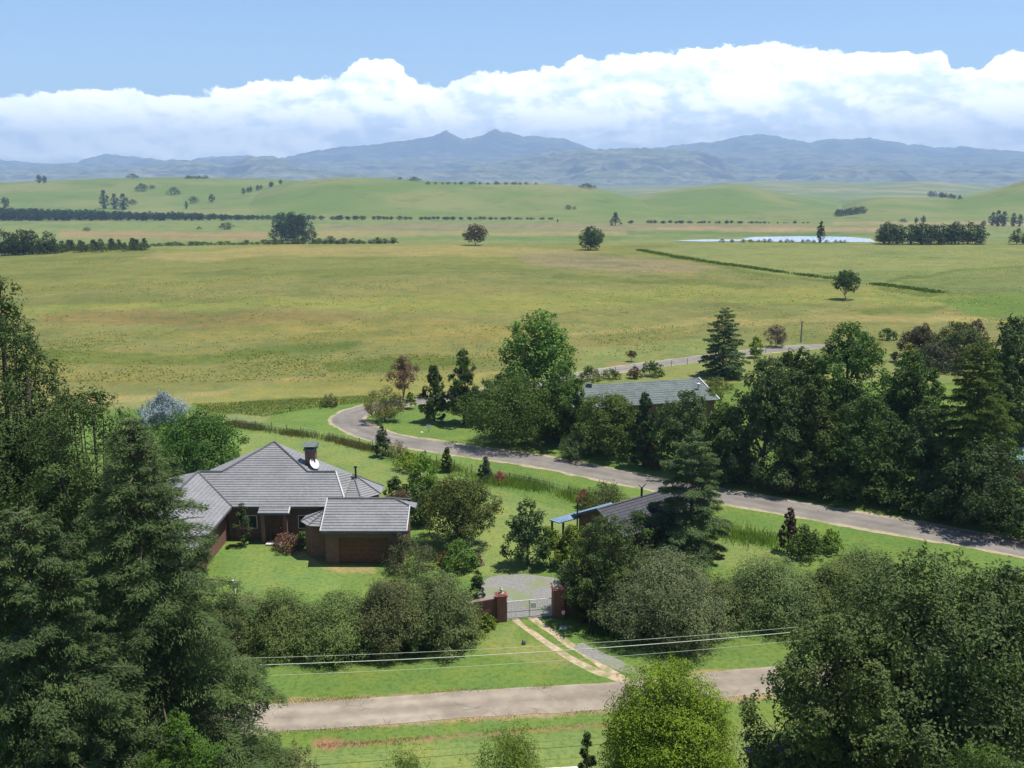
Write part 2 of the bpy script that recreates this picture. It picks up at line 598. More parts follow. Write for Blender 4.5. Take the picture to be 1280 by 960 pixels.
# world polygons of ground cover, later ones over earlier ones: (colour, feather px, pixel corners on the ground)
ZONES = [
    # big field behind the gardens
    (OLIVE, 3, [(-60, 520), (-60, 318), (0, 322), (200, 310), (500, 307), (800, 305), (1340, 304), (1340, 450), (1000, 432), (740, 455), (600, 480), (440, 505), (250, 505)]),
    (ROUGH, 6, [(-60, 365), (300, 350), (700, 332), (900, 322), (1340, 318), (1340, 304), (700, 305), (300, 308), (-60, 325)]),
    (TAN, 4, [(200, 312), (480, 308), (640, 307), (760, 312), (620, 320), (400, 322), (160, 325)]),
    ((.185, .205, .066), 5, [(-60, 378), (400, 372), (900, 352), (1340, 360), (1340, 380), (900, 375), (600, 390), (300, 384), (-60, 386)]),
    (BROWN, 3, [(60, 388), (180, 386), (420, 391), (520, 402), (300, 407), (60, 401)]),
    ((.20, .190, .070), 3, [(330, 404), (560, 398), (700, 410), (620, 424), (420, 428), (150, 416)]),
    (DKG, 4, [(60, 433), (200, 441), (320, 437), (450, 426), (440, 437), (320, 449), (200, 455), (60, 452)]),
    (DKG, 3, [(400, 455), (480, 448), (560, 446), (600, 455), (500, 465), (410, 466)]),
    (TAN, 2, [(60, 496), (200, 492), (420, 469), (620, 462), (620, 467), (430, 476), (260, 497), (60, 505)]),
    ((.215, .215, .075), 4, [(200, 498), (420, 476), (600, 468), (600, 486), (450, 500), (330, 501), (200, 508)]),
    (DKG, 2, [(240, 505), (330, 502), (470, 494), (470, 501), (400, 508), (330, 520), (262, 514)]),
    (LAWN, 2, [(320, 541), (360, 516), (440, 503), (520, 500), (720, 545), (800, 570), (1000, 630), (1340, 705), (1340, 980), (0, 980), (0, 560)]),
    (PALEG, 3, [(210, 515), (262, 514), (340, 520), (330, 530), (240, 530)]),
    # right side field pieces
    (PALEG, 3, [(800, 310), (900, 330), (1000, 345), (1115, 352), (1200, 340), (1340, 335), (1340, 305), (900, 306)]),
    ((.14, .175, .065), 2, [(1120, 349), (1160, 336), (1340, 327), (1340, 365), (1240, 368), (1150, 362)]),
    (DKG, 1.5, [(800, 312), (860, 322), (930, 332), (1010, 344), (1060, 350), (1060, 352), (1000, 347), (920, 336), (850, 326), (795, 315)]),
    (DKG, 1.5, [(1095, 354), (1150, 360), (1172, 366), (1150, 366), (1095, 358)]),
    (DKG, 1.2, [(1100, 350), (1130, 338), (1200, 333), (1340, 328), (1340, 330), (1200, 336), (1135, 342), (1106, 352)]),
    ((.205, .185, .115), 4, [(640, 318), (700, 312), (800, 322), (900, 334), (870, 340), (760, 334), (660, 328)]),
    (DKG, 2, [(700, 335), (800, 345), (960, 350), (920, 356), (800, 350), (690, 341)]),
    (DKG, 2.5, [(1060, 386), (1110, 380), (1190, 378), (1160, 386), (1080, 391)]),
    (LAWN, 6, [(1160, 372), (1300, 360), (1340, 380), (1340, 395), (1220, 392)]),
    (TAN, 3, [(720, 411), (900, 396), (1100, 392), (1220, 392), (1280, 400), (1100, 400), (900, 404), (720, 416)]),
    (BROWN, 1.5, [(730, 428), (800, 424), (880, 421), (880, 423), (800, 427), (730, 431)]),
    (PALEG, 2, [(730, 431), (880, 423), (1000, 425), (1000, 433), (860, 447), (760, 463), (730, 470)]),
    ((.26, .20, .11), 2, [(750, 452), (776, 449), (776, 452), (755, 455)]),
    # garden lawns: mown patches
    (LAWN2, 3, [(300, 541), (420, 552), (520, 590), (620, 612), (760, 650), (700, 690), (640, 720), (560, 720), (520, 640), (420, 640), (300, 600)]),
    (LAWN2, 2, [(870, 700), (860, 672), (930, 675), (985, 695), (940, 712)]),
    ((.23, .20, .085), 2, [(352, 690), (372, 688), (400, 708), (470, 708), (480, 716), (420, 718), (382, 708)]),
    ((.120, .182, .050), 4, [(280, 720), (280, 690), (330, 682), (360, 700), (420, 716), (430, 740), (300, 748)]),
    (LAWN2, 3, [(640, 775), (640, 815), (560, 812), (600, 792)]),
    ((.16, .19, .06), 3, [(600, 800), (700, 805), (740, 830), (700, 834), (600, 815)]),
    (SOIL, 1.2, [(392, 934), (440, 928), (500, 925), (560, 921), (632, 912), (700, 907), (769, 903), (850, 897), (850, 900), (769, 906), (690, 911), (632, 916), (560, 924), (500, 929), (440, 934), (394, 938)]),
    (SOIL, 2, [(385, 934), (405, 924), (425, 926), (430, 934), (400, 939)]),
    ((.142, .196, .060), 3, [(350, 945), (500, 933), (700, 915), (900, 900), (1000, 905), (1000, 990), (350, 990)]),
    ((.27, .21, .12), 1.5, [(300, 877), (343, 878), (456, 872), (573, 864), (690, 858), (780, 853), (894, 837), (1010, 830), (1010, 868), (912, 876), (769, 888), (612, 899), (495, 909), (355, 917), (300, 922)]),
    # beyond the crest
    ((.175, .215, .085), 2, [(-60, 300), (1340, 300), (1340, 285), (-60, 285)]),
    ((.26, .205, .125), 1, [(75, 296), (330, 299), (330, 291), (75, 289)]),
    ((.24, .225, .115), 1, [(380, 298), (700, 297), (860, 294), (860, 290), (500, 289), (380, 289)]),
    ((.13, .19, .065), .8, [(400, 302), (560, 300), (760, 300), (900, 297), (700, 294), (480, 296)]),
    ((.16, .21, .085), 1, [(-60, 285), (330, 285), (690, 281), (690, 277), (-60, 276)]),
    ((.20, .19, .115), 1, [(400, 288), (770, 288), (1010, 287), (1010, 281), (770, 279), (400, 281)]),
    ((.29, .22, .15), .8, [(820, 288), (1100, 290), (1100, 284), (820, 284)]),
    ((.12, .18, .06), .8, [(780, 293), (1100, 297), (1100, 291), (780, 289)]),
    ((.27, .235, .14), 1, [(1040, 281), (1340, 282), (1340, 278), (1040, 277)]),
    ((.21, .245, .10), 1, [(1060, 302), (1110, 303), (1100, 297), (1060, 296)]),
]


def inpoly(X, Y, poly):
    c = np.zeros(X.shape, bool)
    n = len(poly)
    for i in range(n):
        x1, y1 = poly[i]
        x2, y2 = poly[(i + 1) % n]
        if y1 == y2: continue
        m = ((y1 > Y) != (y2 > Y)) & (X < (x2 - x1) * (Y - y1) / (y2 - y1) + x1)
        c ^= m
    return c


def make_ground():
    t = np.concatenate([-np.geomspace(0.62, 6, 34)[::-1][:-1], np.linspace(-0.62, 0.62, 640), np.geomspace(0.62, 6, 34)[1:]])
    rows = [-60, -30, 0, 10, 20, 28, 34, 38]
    y = 41.0
    while y < 20000:
        rows.append(y)
        y += max(0.25, y * y / 44000 * 0.9) if y < 1700 else y * 0.06
    rows = np.array(rows)
    T, Y = np.meshgrid(t, rows)
    X = T * np.maximum(Y, 12.0)
    Z = ground_z(X, Y)
    # colours: domain-warped so the borders are ragged
    sc = np.maximum(Y, 40) / 80
    wx = (fbm(X / 5 / sc, Y / 3 / sc, 41, 4) - .5) * 3.2 * sc
    wy = (fbm(X / 5 / sc, Y / 3 / sc, 51, 4) - .5) * 3.2 * sc * np.clip(Y / 120, .5, 4)
    wob = np.where(Y > 600, 0.3, 1.0)
    XS, YS = X + wx * wob, Y + wy * wob
    C = np.zeros(X.shape + (3,))
    C[:] = (.17, .205, .08)
    C[Y < 150] = LAWN
    for colr, fe, pp in ZONES:
        W = [P(a, b, 0.0) if b > 330 else G(a, b) for a, b in pp]
        W = [(w[0], w[1]) for w in W]
        xs = [w[0] for w in W]
        ys = [w[1] for w in W]
        m0 = (XS > min(xs)) & (XS < max(xs)) & (YS > min(ys)) & (YS < max(ys))
        idx = np.nonzero(m0)
        ins = inpoly(XS[idx], YS[idx], W)
        k = np.zeros(X.shape)
        k[idx] = ins
        # feather
        r = max(1, int(fe))
        for _ in range(min(r, 4)):
            k = (k + np.roll(k, 1, 0) + np.roll(k, -1, 0) + np.roll(k, 1, 1) + np.roll(k, -1, 1)) / 5
        C = C * (1 - k[..., None]) + np.array(colr) * k[..., None]
    # streaky natural variation in the open field
    st = fbm(X / 34, Y / 26, 61, 6, .6)
    st2 = fbm(X / 9, Y / 8, 62, 5, .6)
    w = ss((Y - 118) / 30)
    k1 = (ss((st - .50) / .16) * w * .42)[..., None]
    C = C * (1 - k1) + C * np.array((1.16, 1.04, 1.05)) * k1
    k2 = (ss((.47 - st) / .12) * w * .45)[..., None]
    C = C * (1 - k2) + C * np.array((.60, .74, .62)) * k2
    C = C * (1 + (st2 - .5) * .35)[..., None]
    kf = (ss((Y - 125) / 30) * .9)[..., None]
    C = C * (1 - kf) + C * np.array((.82, .82, .66)) * kf
    C = np.concatenate([C, np.ones(X.shape + (1,))], -1)
    V = np.stack([X, Y, Z], -1).reshape(-1, 3)
    ny, nx = X.shape
    a = (np.arange(ny - 1)[:, None] * nx + np.arange(nx - 1)[None, :]).ravel()
    Q = np.stack([a, a + 1, a + nx + 1, a + nx], -1)
    m, tr, b = new_mat('grassland')
    at = nd(tr, 'ShaderNodeAttribute', attribute_name='col')
    pos = nd(tr, 'ShaderNodeNewGeometry').outputs['Position']
    n1 = noise(tr, 2.6, 5, .7, pos)
    n2 = noise(tr, .35, 5, .6, pos)
    n3 = noise(tr, .05, 5, .6, pos)
    n4 = noise(tr, 9.0, 3, .7, pos)
    c = mixc(tr, maprange(tr, n2, .35, .68, 0, .75), at.outputs['Color'], mixc(tr, 1.0, at.outputs['Color'], (1.38, 1.12, .95), 'MULTIPLY'))
    c = mixc(tr, maprange(tr, n3, .4, .65, 0, .5), c, mixc(tr, 1.0, c, (.78, .88, .80), 'MULTIPLY'))
    n12 = noise(tr, .14, 6, .7, pos)
    c = mixc(tr, maprange(tr, n12, .52, .66, 0, .6), c, mixc(tr, 1.0, c, (1.22, 1.04, 1.05), 'MULTIPLY'))
    c = mixc(tr, maprange(tr, n12, .44, .34, 0, .5), c, mixc(tr, 1.0, c, (.72, .86, .7), 'MULTIPLY'))
    c = mixc(tr, maprange(tr, n1, .30, .58, .85, 0), c, mixc(tr, 1.0, c, (.52, .62, .52), 'MULTIPLY'))
    c = mixc(tr, maprange(tr, n4, .45, .72, 0, .5), c, mixc(tr, 1.0, c, (1.45, 1.3, 1.2), 'MULTIPLY'))
    mp = nd(tr, 'ShaderNodeMapping')
    mp.inputs['Scale'].default_value = (.085, .10, .2)
    tr.links.new(pos, mp.inputs[0])
    n5 = noise(tr, 1.0, 8, .68, mp.outputs[0])
    n6 = noise(tr, 3.1, 6, .7, mp.outputs[0])
    spy = nd(tr, 'ShaderNodeSeparateXYZ')
    tr.links.new(pos, spy.inputs[0])
    farw = maprange(tr, spy.outputs[1], 115, 165)
    f5 = math_n(tr, 'MULTIPLY', maprange(tr, n5, .50, .66, 0, .75), farw)
    c = mixc(tr, f5, c, mixc(tr, 1.0, c, (1.10, 1.02, .92), 'MULTIPLY'))
    f6 = math_n(tr, 'MULTIPLY', maprange(tr, n5, .46, .34, 0, .7), farw)
    c = mixc(tr, f6, c, mixc(tr, 1.0, c, (.80, .86, .76), 'MULTIPLY'))
    f7 = math_n(tr, 'MULTIPLY', maprange(tr, n6, .56, .70, 0, .8), farw)
    c = mixc(tr, f7, c, mixc(tr, 1.0, c, (.74, .78, .70), 'MULTIPLY'))
    f8 = math_n(tr, 'MULTIPLY', maprange(tr, n6, .42, .32, 0, .6), farw)
    c = mixc(tr, f8, c, mixc(tr, 1.0, c, (1.14, 1.10, 1.05), 'MULTIPLY'))
    mp2 = nd(tr, 'ShaderNodeMapping')
    mp2.inputs['Scale'].default_value = (.42, .30, .5)
    tr.links.new(pos, mp2.inputs[0])
    n9 = noise(tr, 1.0, 6, .72, mp2.outputs[0])
    patch = maprange(tr, n5, .40, .58, .25, 1)
    f9 = math_n(tr, 'MULTIPLY', math_n(tr, 'MULTIPLY', maprange(tr, n9, .56, .64, 0, .85), farw), patch)
    c = mixc(tr, f9, c, mixc(tr, 1.0, c, (.55, .62, .50), 'MULTIPLY'))
    f10 = math_n(tr, 'MULTIPLY', math_n(tr, 'MULTIPLY', maprange(tr, n9, .42, .36, 0, .8), farw), patch)
    c = mixc(tr, f10, c, mixc(tr, 1.0, c, (1.5, 1.32, 1.25), 'MULTIPLY'))
    tr.links.new(c, b.inputs['Base Color'])
    b.inputs['Roughness'].default_value = .95
    b.inputs['Specular IOR Level'].default_value = 0.1
    bp = nd(tr, 'ShaderNodeBump', ins={'Strength': .55, 'Distance': .12})
    tr.links.new(n1, bp.inputs['Height'])
    tr.links.new(bp.outputs[0], b.inputs['Normal'])
    me = np_mesh('ground', V, Q, [m], smooth=True, colattr=C.reshape(-1, 4))
    o = link('ground', me)
    tag(o, 'rolling green and olive grassland and mown lawns', kind='structure')


make_ground()


# ------------------------------------------------------------------ hills and mountains
def hill_mat(name, green, dry, rock, rocky):
    m, t, b = new_mat(name)
    geo = nd(t, 'ShaderNodeNewGeometry')
    n1 = noise(t, .004 if not rocky else .0027, 6, .6, geo.outputs['Position'])
    n2 = noise(t, .02, 6, .65, geo.outputs['Position'])
    c = mixc(t, maprange(t, n1, .42, .62), green, dry)
    c = mixc(t, maprange(t, n2, .52, .72, 0, .6), c, tuple(q * .6 for q in green))
    n3 = noise(t, .035, 5, .7, geo.outputs['Position'])
    c = mixc(t, maprange(t, n3, .6, .72, 0, .5), c, tuple(q * 1.25 for q in dry))
    if rocky:
        n7 = noise(t, .009, 7, .75, geo.outputs['Position'])
        c = mixc(t, maprange(t, n7, .50, .60, 0, .8), c, rock)
        c = mixc(t, maprange(t, n7, .45, .36, 0, .7), c, tuple(q * 1.5 for q in dry))
        s = nd(t, 'ShaderNodeSeparateXYZ')
        t.links.new(geo.outputs['Normal'], s.inputs[0])
        k = math_n(t, 'ADD', s.outputs[2], math_n(t, 'MULTIPLY_ADD', n2, .3, -.15))
        c = mixc(t, maprange(t, k, .97, .80), c, rock)
        # horizontal rock bands of the layered sandstone
        sz = nd(t, 'ShaderNodeSeparateXYZ')
        t.links.new(geo.outputs['Position'], sz.inputs[0])
        wv = math_n(t, 'SINE', math_n(t, 'ADD', math_n(t, 'MULTIPLY', sz.outputs[2], .11), math_n(t, 'MULTIPLY', n1, 9)))
        kb = math_n(t, 'MULTIPLY', maprange(t, wv, .55, .95), maprange(t, n3, .42, .6))
        c = mixc(t, math_n(t, 'MULTIPLY', kb, .75), c, tuple(q * .6 for q in rock))
    t.links.new(c, b.inputs['Base Color'])
    b.inputs['Roughness'].default_value = .95
    b.inputs['Specular IOR Level'].default_value = .1
    return m


HM = {'g': hill_mat('green_hill', (.105, .150, .032), (.165, .175, .055), (.12, .11, .07), False),
      'f': hill_mat('far_hill', (.12, .16, .05), (.22, .20, .10), (.12, .10, .08), False),
      'm': hill_mat('mountain', (.12, .14, .075), (.20, .195, .12), (.040, .042, .05), True)}
LABS = {'left_hill': 'broad pale green hill on the left dotted with dark trees', 'middle_hill': 'smooth rounded green hill in the centre',
        'right_middle_hill': 'low green hill right of centre behind the pond', 'right_hill': 'green hill rising at the right edge',
        'far_green_hills': 'hazy pale green slopes below the mountains', 'foothills': 'bluish flat topped foothills with rock bands',
        'front_mountains': 'hazy blue lower mountain slopes', 'far_mountains': 'hazy blue mountain range with two small peaks'}
for L in LAY:
    p0, p1 = L['pr'][0][0], L['pr'][-1][0]
    t = np.linspace(tcol(p0, 230), tcol(p1, 230), 420 if L['k'] == 'm' else 300)
    nf = 120 if L['k'] == 'm' else 90
    D = np.concatenate([np.linspace(L['D0'], L['D1'], nf), np.linspace(L['D1'], L['D2'], 16)[1:]])
    T, DD = np.meshgrid(t, D)
    Z = layer_z(L, T, DD)
    Z[-1] = -60
    Z[:, 0] = np.minimum(Z[:, 0], L['zb'] - 12)
    Z[:, -1] = np.minimum(Z[:, -1], L['zb'] - 12)
    V = np.stack([T * DD, DD, Z], -1).reshape(-1, 3)
    ny, nx = T.shape
    a = (np.arange(ny - 1)[:, None] * nx + np.arange(nx - 1)[None, :]).ravel()
    Q = np.stack([a, a + 1, a + nx + 1, a + nx], -1)
    o = link('mountains' if L['k'] == 'm' else 'hills', np_mesh(L['n'], V, Q, [HM[L['k']]], smooth=True))
    tag(o, LABS[L['n']], kind='structure')


# ------------------------------------------------------------------ roads, tracks, yard, pond
def catmull(pts, n=14):
    pts = [np.array(p, float) for p in pts]
    pts = [2 * pts[0] - pts[1]] + pts + [2 * pts[-1] - pts[-2]]
    out = []
    for i in range(1, len(pts) - 2):
        a, b, c, d = pts[i - 1:i + 3]
        for k in range(n):
            u_ = k / n
            out.append(.5 * ((2 * b) + (-a + c) * u_ + (2 * a - 5 * b + 4 * c - d) * u_ ** 2 + (-a + 3 * b - 3 * c + d) * u_ ** 3))
    out.append(pts[-2])
    return np.array(out)


def resample(c, step):
    s = np.concatenate([[0], np.cumsum(np.linalg.norm(np.diff(c[:, :2], axis=0), axis=1))])
    q = np.arange(0, s[-1], step)
    return np.stack([np.interp(q, s, c[:, i]) for i in range(c.shape[1])], -1)


def strip(name, c, w, lift, mat, label, jit=0.15, seed=1, cols=13, step=0.5):
    """c: Nx2 or Nx3(with width) centre line -> draped ribbon with a ragged edge"""
    c = np.asarray(c, float)
    if c.shape[1] == 2: c = np.concatenate([c, np.full((len(c), 1), w)], 1)
    c = resample(c, step)
    d = np.gradient(c[:, :2], axis=0)
    d /= np.linalg.norm(d, axis=1)[:, None] + 1e-9
    n = np.stack([-d[:, 1], d[:, 0]], -1)
    s = np.arange(len(c)) * step
    jl = (fbm(s / 1.6, s * 0, seed, 4) - .5) * 2 * jit
    jr = (fbm(s / 1.6, s * 0 + 9, seed + 7, 4) - .5) * 2 * jit
    V = []
    for k in range(cols):
        f = -1 + 2 * k / (cols - 1)
        off = f * c[:, 2] / 2 + (jl if f < 0 else jr) * abs(f)
        p = c[:, :2] + n * off[:, None]
        V.append(np.stack([p[:, 0], p[:, 1], ground_z(p[:, 0], p[:, 1]) + lift], -1))
    # wear across the road: polished wheel lanes, sandy edges, dark drip line
    ff = np.abs(np.linspace(-1, 1, cols))
    lane = 1 + .13 * np.exp(-((ff - .45) / .16) ** 2) - .10 * np.exp(-(ff / .2) ** 2) + .16 * np.clip((ff - .8) / .2, 0, 1)
    wob = 1 + (fbm(s[:, None] / 5, ff[None, :] * 2.0 + s[:, None] * 0, seed + 3, 4) - .5) * .35
    W3 = (lane[None, :] * wob).reshape(-1)
    CA = np.stack([W3, W3 * .985, W3 * .95, np.ones_like(W3)], -1)
    V = np.stack(V, 1)
    N = len(c)
    a = (np.arange(N - 1)[:, None] * cols + np.arange(cols - 1)[None, :]).ravel()
    Q = np.stack([a + cols, a + cols + 1, a + 1, a], -1)
    o = link(name, np_mesh(name, V.reshape(-1, 3), Q, [mat], smooth=True, colattr=CA))
    # sheets face upwards
    return tag(o, label, kind='structure')


M['asphalt'] = speck('old_asphalt', (.165, .150, .132), (.205, .188, .164), 1.2, .9, .2, (.150, .136, .118), .3)
M['asphalt2'] = speck('dusty_asphalt', (.240, .203, .160), (.290, .248, .196), 1.0, .9, .2, (.205, .173, .137), .35)
for k_ in ('asphalt', 'asphalt2'):
    t_ = M[k_].node_tree
    b_ = t_.nodes['Principled BSDF']
    src = b_.inputs['Base Color'].links[0].from_socket
    at_ = nd(t_, 'ShaderNodeAttribute', attribute_name='col')
    cc_ = mixc(t_, 1.0, src, at_.outputs['Color'], 'MULTIPLY')
    vo = nd(t_, 'ShaderNodeTexVoronoi', feature='DISTANCE_TO_EDGE', ins={'Scale': .45})
    wp_ = nd(t_, 'ShaderNodeNewGeometry').outputs['Position']
    t_.links.new(wp_, vo.inputs['Vector'])
    cr_ = math_n(t_, 'MULTIPLY', maprange(t_, vo.outputs['Distance'], .016, .005), maprange(t_, noise(t_, .3, 3, .6, wp_), .48, .56, 0, .4))
    cc_ = mixc(t_, cr_, cc_, (.05, .048, .045))
    t_.links.new(cc_, b_.inputs['Base Color'])
M['gravel'] = speck('gravel_shoulder', (.29, .235, .15), (.38, .31, .20), 2.5, .95, .4, (.17, .20, .07), .5)
M['dirt'] = speck('dirt_track', (.34, .25, .16), (.46, .36, .25), 3, .95, .4, (.17, .19, .06), .9)
M['yard'] = speck('grey_gravel', (.17, .165, .15), (.24, .23, .205), 5, .95, .5, (.17, .20, .09), .35)


def gp(*pp):
    return [P(a, b)[:2] for a, b in pp]


UP = [(1420, 722), (1340, 701), (1280, 686), (1159, 664.5), (1017, 640), (914, 622), (819, 605), (744, 590), (675, 576.5), (606, 567), (555, 559.5), (503, 551.5), (469, 543.5), (446, 534), (434, 525), (440, 518), (456, 512), (490, 505), (560, 496), (650, 483), (751, 465), (794, 458.5), (830, 454), (873, 448), (920, 442), (958, 437.5), (986, 434.5), (1018, 432.5), (1052, 434), (1078, 440)]
up = catmull(gp(*UP))
strip('road', up, 4.1, 0.016, M['asphalt'], 'narrow grey asphalt road curving past the gardens', .10, 3)
strip('gravel_verge', up, 5.2, 0.008, M['gravel'], 'pale gravel edges of the curving asphalt road', .45, 9)
LOW = [(60, 912), (343, 897), (456, 890), (573, 881), (690, 874), (780, 868), (900, 856), (950, 850.5), (1100, 838), (1250, 828)]
low_c = catmull(gp(*LOW))
strip('road', low_c, 3.15, 0.016, M['asphalt2'], 'dusty pinkish tarred road across the foreground', .09, 13)
strip('path', catmull(gp((642, 772), (652, 781), (668, 793), (690, 808), (715, 824), (745, 839), (775, 850), (800, 858))), .58, 0.006, M['dirt'], 'left wheel track of tan dirt from gate to road', .16, 21, 3, .25)
strip('path', catmull(gp((664, 771), (676, 781), (695, 794), (715, 808), (735, 820), (752, 832), (768, 842), (785, 853))), .58, 0.007, M['dirt'], 'right wheel track of tan dirt from gate to road', .16, 27, 3, .25)
strip('path', catmull(gp((722, 806), (745, 818), (768, 829), (790, 838), (812, 845))), 1.15, 0.010, M['yard'], 'short grey gravel patch where the drive meets the road', .2, 33, 4, .25)


def sheet(name, pix, mat, label, lift=0.012, jit=.3, z=None):
    W = catmull([P(a, b)[:2] if z is None else P(a, b, z)[:2] for a, b in pix + [pix[0]]], 8)[:-1]
    c = W.mean(0)
    k = np.arange(len(W))
    r = 1 + (fbm(k / 2.0, k * 0, 77, 3) - .5) * jit
    W = c + (W - c) * r[:, None]
    V = [(c[0], c[1], (float(ground_z(*c)) if z is None else z) + lift)] + [(a, b, (float(ground_z(a, b)) if z is None else z) + lift) for a, b in W]
    n = len(W)
    Fs = [(0, 1 + i, 1 + (i + 1) % n) for i in range(n)]
    me = bpy.data.meshes.new(name)
    me.from_pydata(V, [], Fs)
    me.materials.append(mat)
    me.update()
    # make it face up
    if me.polygons[0].normal.z < 0: me.flip_normals()
    return tag(link(name, me), label, kind='structure')


sheet('driveway', [(596, 752), (600, 735), (612, 722), (650, 718), (700, 724), (715, 735), (712, 760), (690, 770), (650, 773), (620, 775)], M['yard'], 'grey gravel forecourt behind the gate', .012, .04)

# pond
wm, wt, wb = new_mat('pond_water')
wb.inputs['Base Color'].default_value = (.30, .35, .40, 1)
wb.inputs['Roughness'].default_value = .12
wb.inputs['Specular IOR Level'].default_value = .8
wn = noise(wt, .25, 3, .6, nd(wt, 'ShaderNodeNewGeometry').outputs['Position'])
wbp = nd(wt, 'ShaderNodeBump', ins={'Strength': .3, 'Distance': .15})
wt.links.new(wn, wbp.inputs['Height'])
wt.links.new(wbp.outputs[0], wb.inputs['Normal'])
for pix, lab in (([(925, 299), (940, 296.2), (1000, 295.2), (1060, 296), (1088, 298.5), (1094, 302.5), (1060, 303.5), (985, 302), (950, 301.5)], 'pale shining pond in the far fields'),
                 ([(840, 300.6), (880, 299.2), (928, 299.3), (930, 301.2), (880, 302)], 'narrow left arm of the pale pond')):
    W = [G(a, b) for a, b in pix]
    zz = float(np.mean([w[2] for w in W])) + .35
    W2 = []
    for a, b in pix:
        q = P(a, b, zz)
        W2.append((q[0], q[1], zz))
    m_ = MB()
    m_.poly(W2)
    o = m_.build('pond', wm)
    if o.data.polygons[0].normal.z < 0: o.data.flip_normals()
    tag(o, lab, kind='structure')


# ------------------------------------------------------------------ vegetation generators (numpy)
def rdir(rng, n):
    v = rng.normal(size=(n, 3))
    return v / np.linalg.norm(v, axis=1)[:, None]


def leaf_quads(C, N, L, W, rng, T=None):
    n = len(C)
    if T is None:
        T = rdir(rng, n)
    T = T - N * (T * N).sum(1)[:, None]
    T /= np.linalg.norm(T, axis=1)[:, None] + 1e-9
    B = np.cross(N, T)
    L = (L * rng.uniform(.7, 1.3, n))[:, None]
    W = (W * rng.uniform(.7, 1.3, n))[:, None]
    fold = N * (W * .25)
    V = np.stack([C - T * L * .5, C + B * W * .5 + fold, C + T * L * .5, C - B * W * .5 + fold], 1).reshape(-1, 3)
    return V, np.arange(4 * n).reshape(-1, 4)


def prof_fn(kind):
    return {
        'round': lambda h: np.sqrt(np.clip(1 - (2 * h - .92) ** 2 / 1.17, 0.02, 1)),
        'dome': lambda h: np.sqrt(np.clip(1 - h ** 2.2, 0.02, 1)),
        'oval': lambda h: np.clip(np.sin(np.pi * np.clip(h, 0.03, .97) ** .8) ** .7, .1, 1),
        'cone': lambda h: np.clip((1 - h) ** .75 * np.clip(h * 6 + .5, 0, 1), .05, 1),
        'ogive': lambda h: np.clip(np.cos(h * 1.5) ** .7 * np.clip(h * 5 + .65, 0, 1), .05, 1),
        'umbrella': lambda h: np.clip(.35 + .75 * np.sin(np.pi * np.clip(h, 0, 1) ** 1.3 * .9), .2, 1),
        'egg': lambda h: np.clip(np.sqrt(np.clip(1 - h ** 2.2, 0, 1)) * np.clip(h * 4 + .55, 0, 1), .05, 1),
    }[kind]


def tubes_np(segs, sides=5):
    """segs: list of (pts Nx3, radii N) -> V,Q"""
    VV = []
    QQ = []
    b = 0
    for pts, rad in segs:
        pts = np.asarray(pts, float)
        n = len(pts)
        d = np.gradient(pts, axis=0)
        d /= np.linalg.norm(d, axis=1)[:, None] + 1e-9
        up = np.where(np.abs(d[:, 2:3]) < .9, np.array([[0, 0, 1.0]]), np.array([[1.0, 0, 0]]))
        r = np.cross(d, up)
        r /= np.linalg.norm(r, axis=1)[:, None] + 1e-9
        q = np.cross(r, d)
        a = np.arange(sides) * 2 * np.pi / sides
        V = pts[:, None] + (r[:, None] * np.cos(a)[None, :, None] + q[:, None] * np.sin(a)[None, :, None]) * np.asarray(rad, float)[:, None, None]
        i = (np.arange(n - 1)[:, None] * sides + np.arange(sides)[None]).ravel()
        j = (np.arange(n - 1)[:, None] * sides + (np.arange(sides)[None] + 1) % sides).ravel()
        QQ.append(np.stack([i, j, j + sides, i + sides], -1) + b)
        VV.append(V.reshape(-1, 3))
        b += n * sides
    return np.concatenate(VV), np.concatenate(QQ)


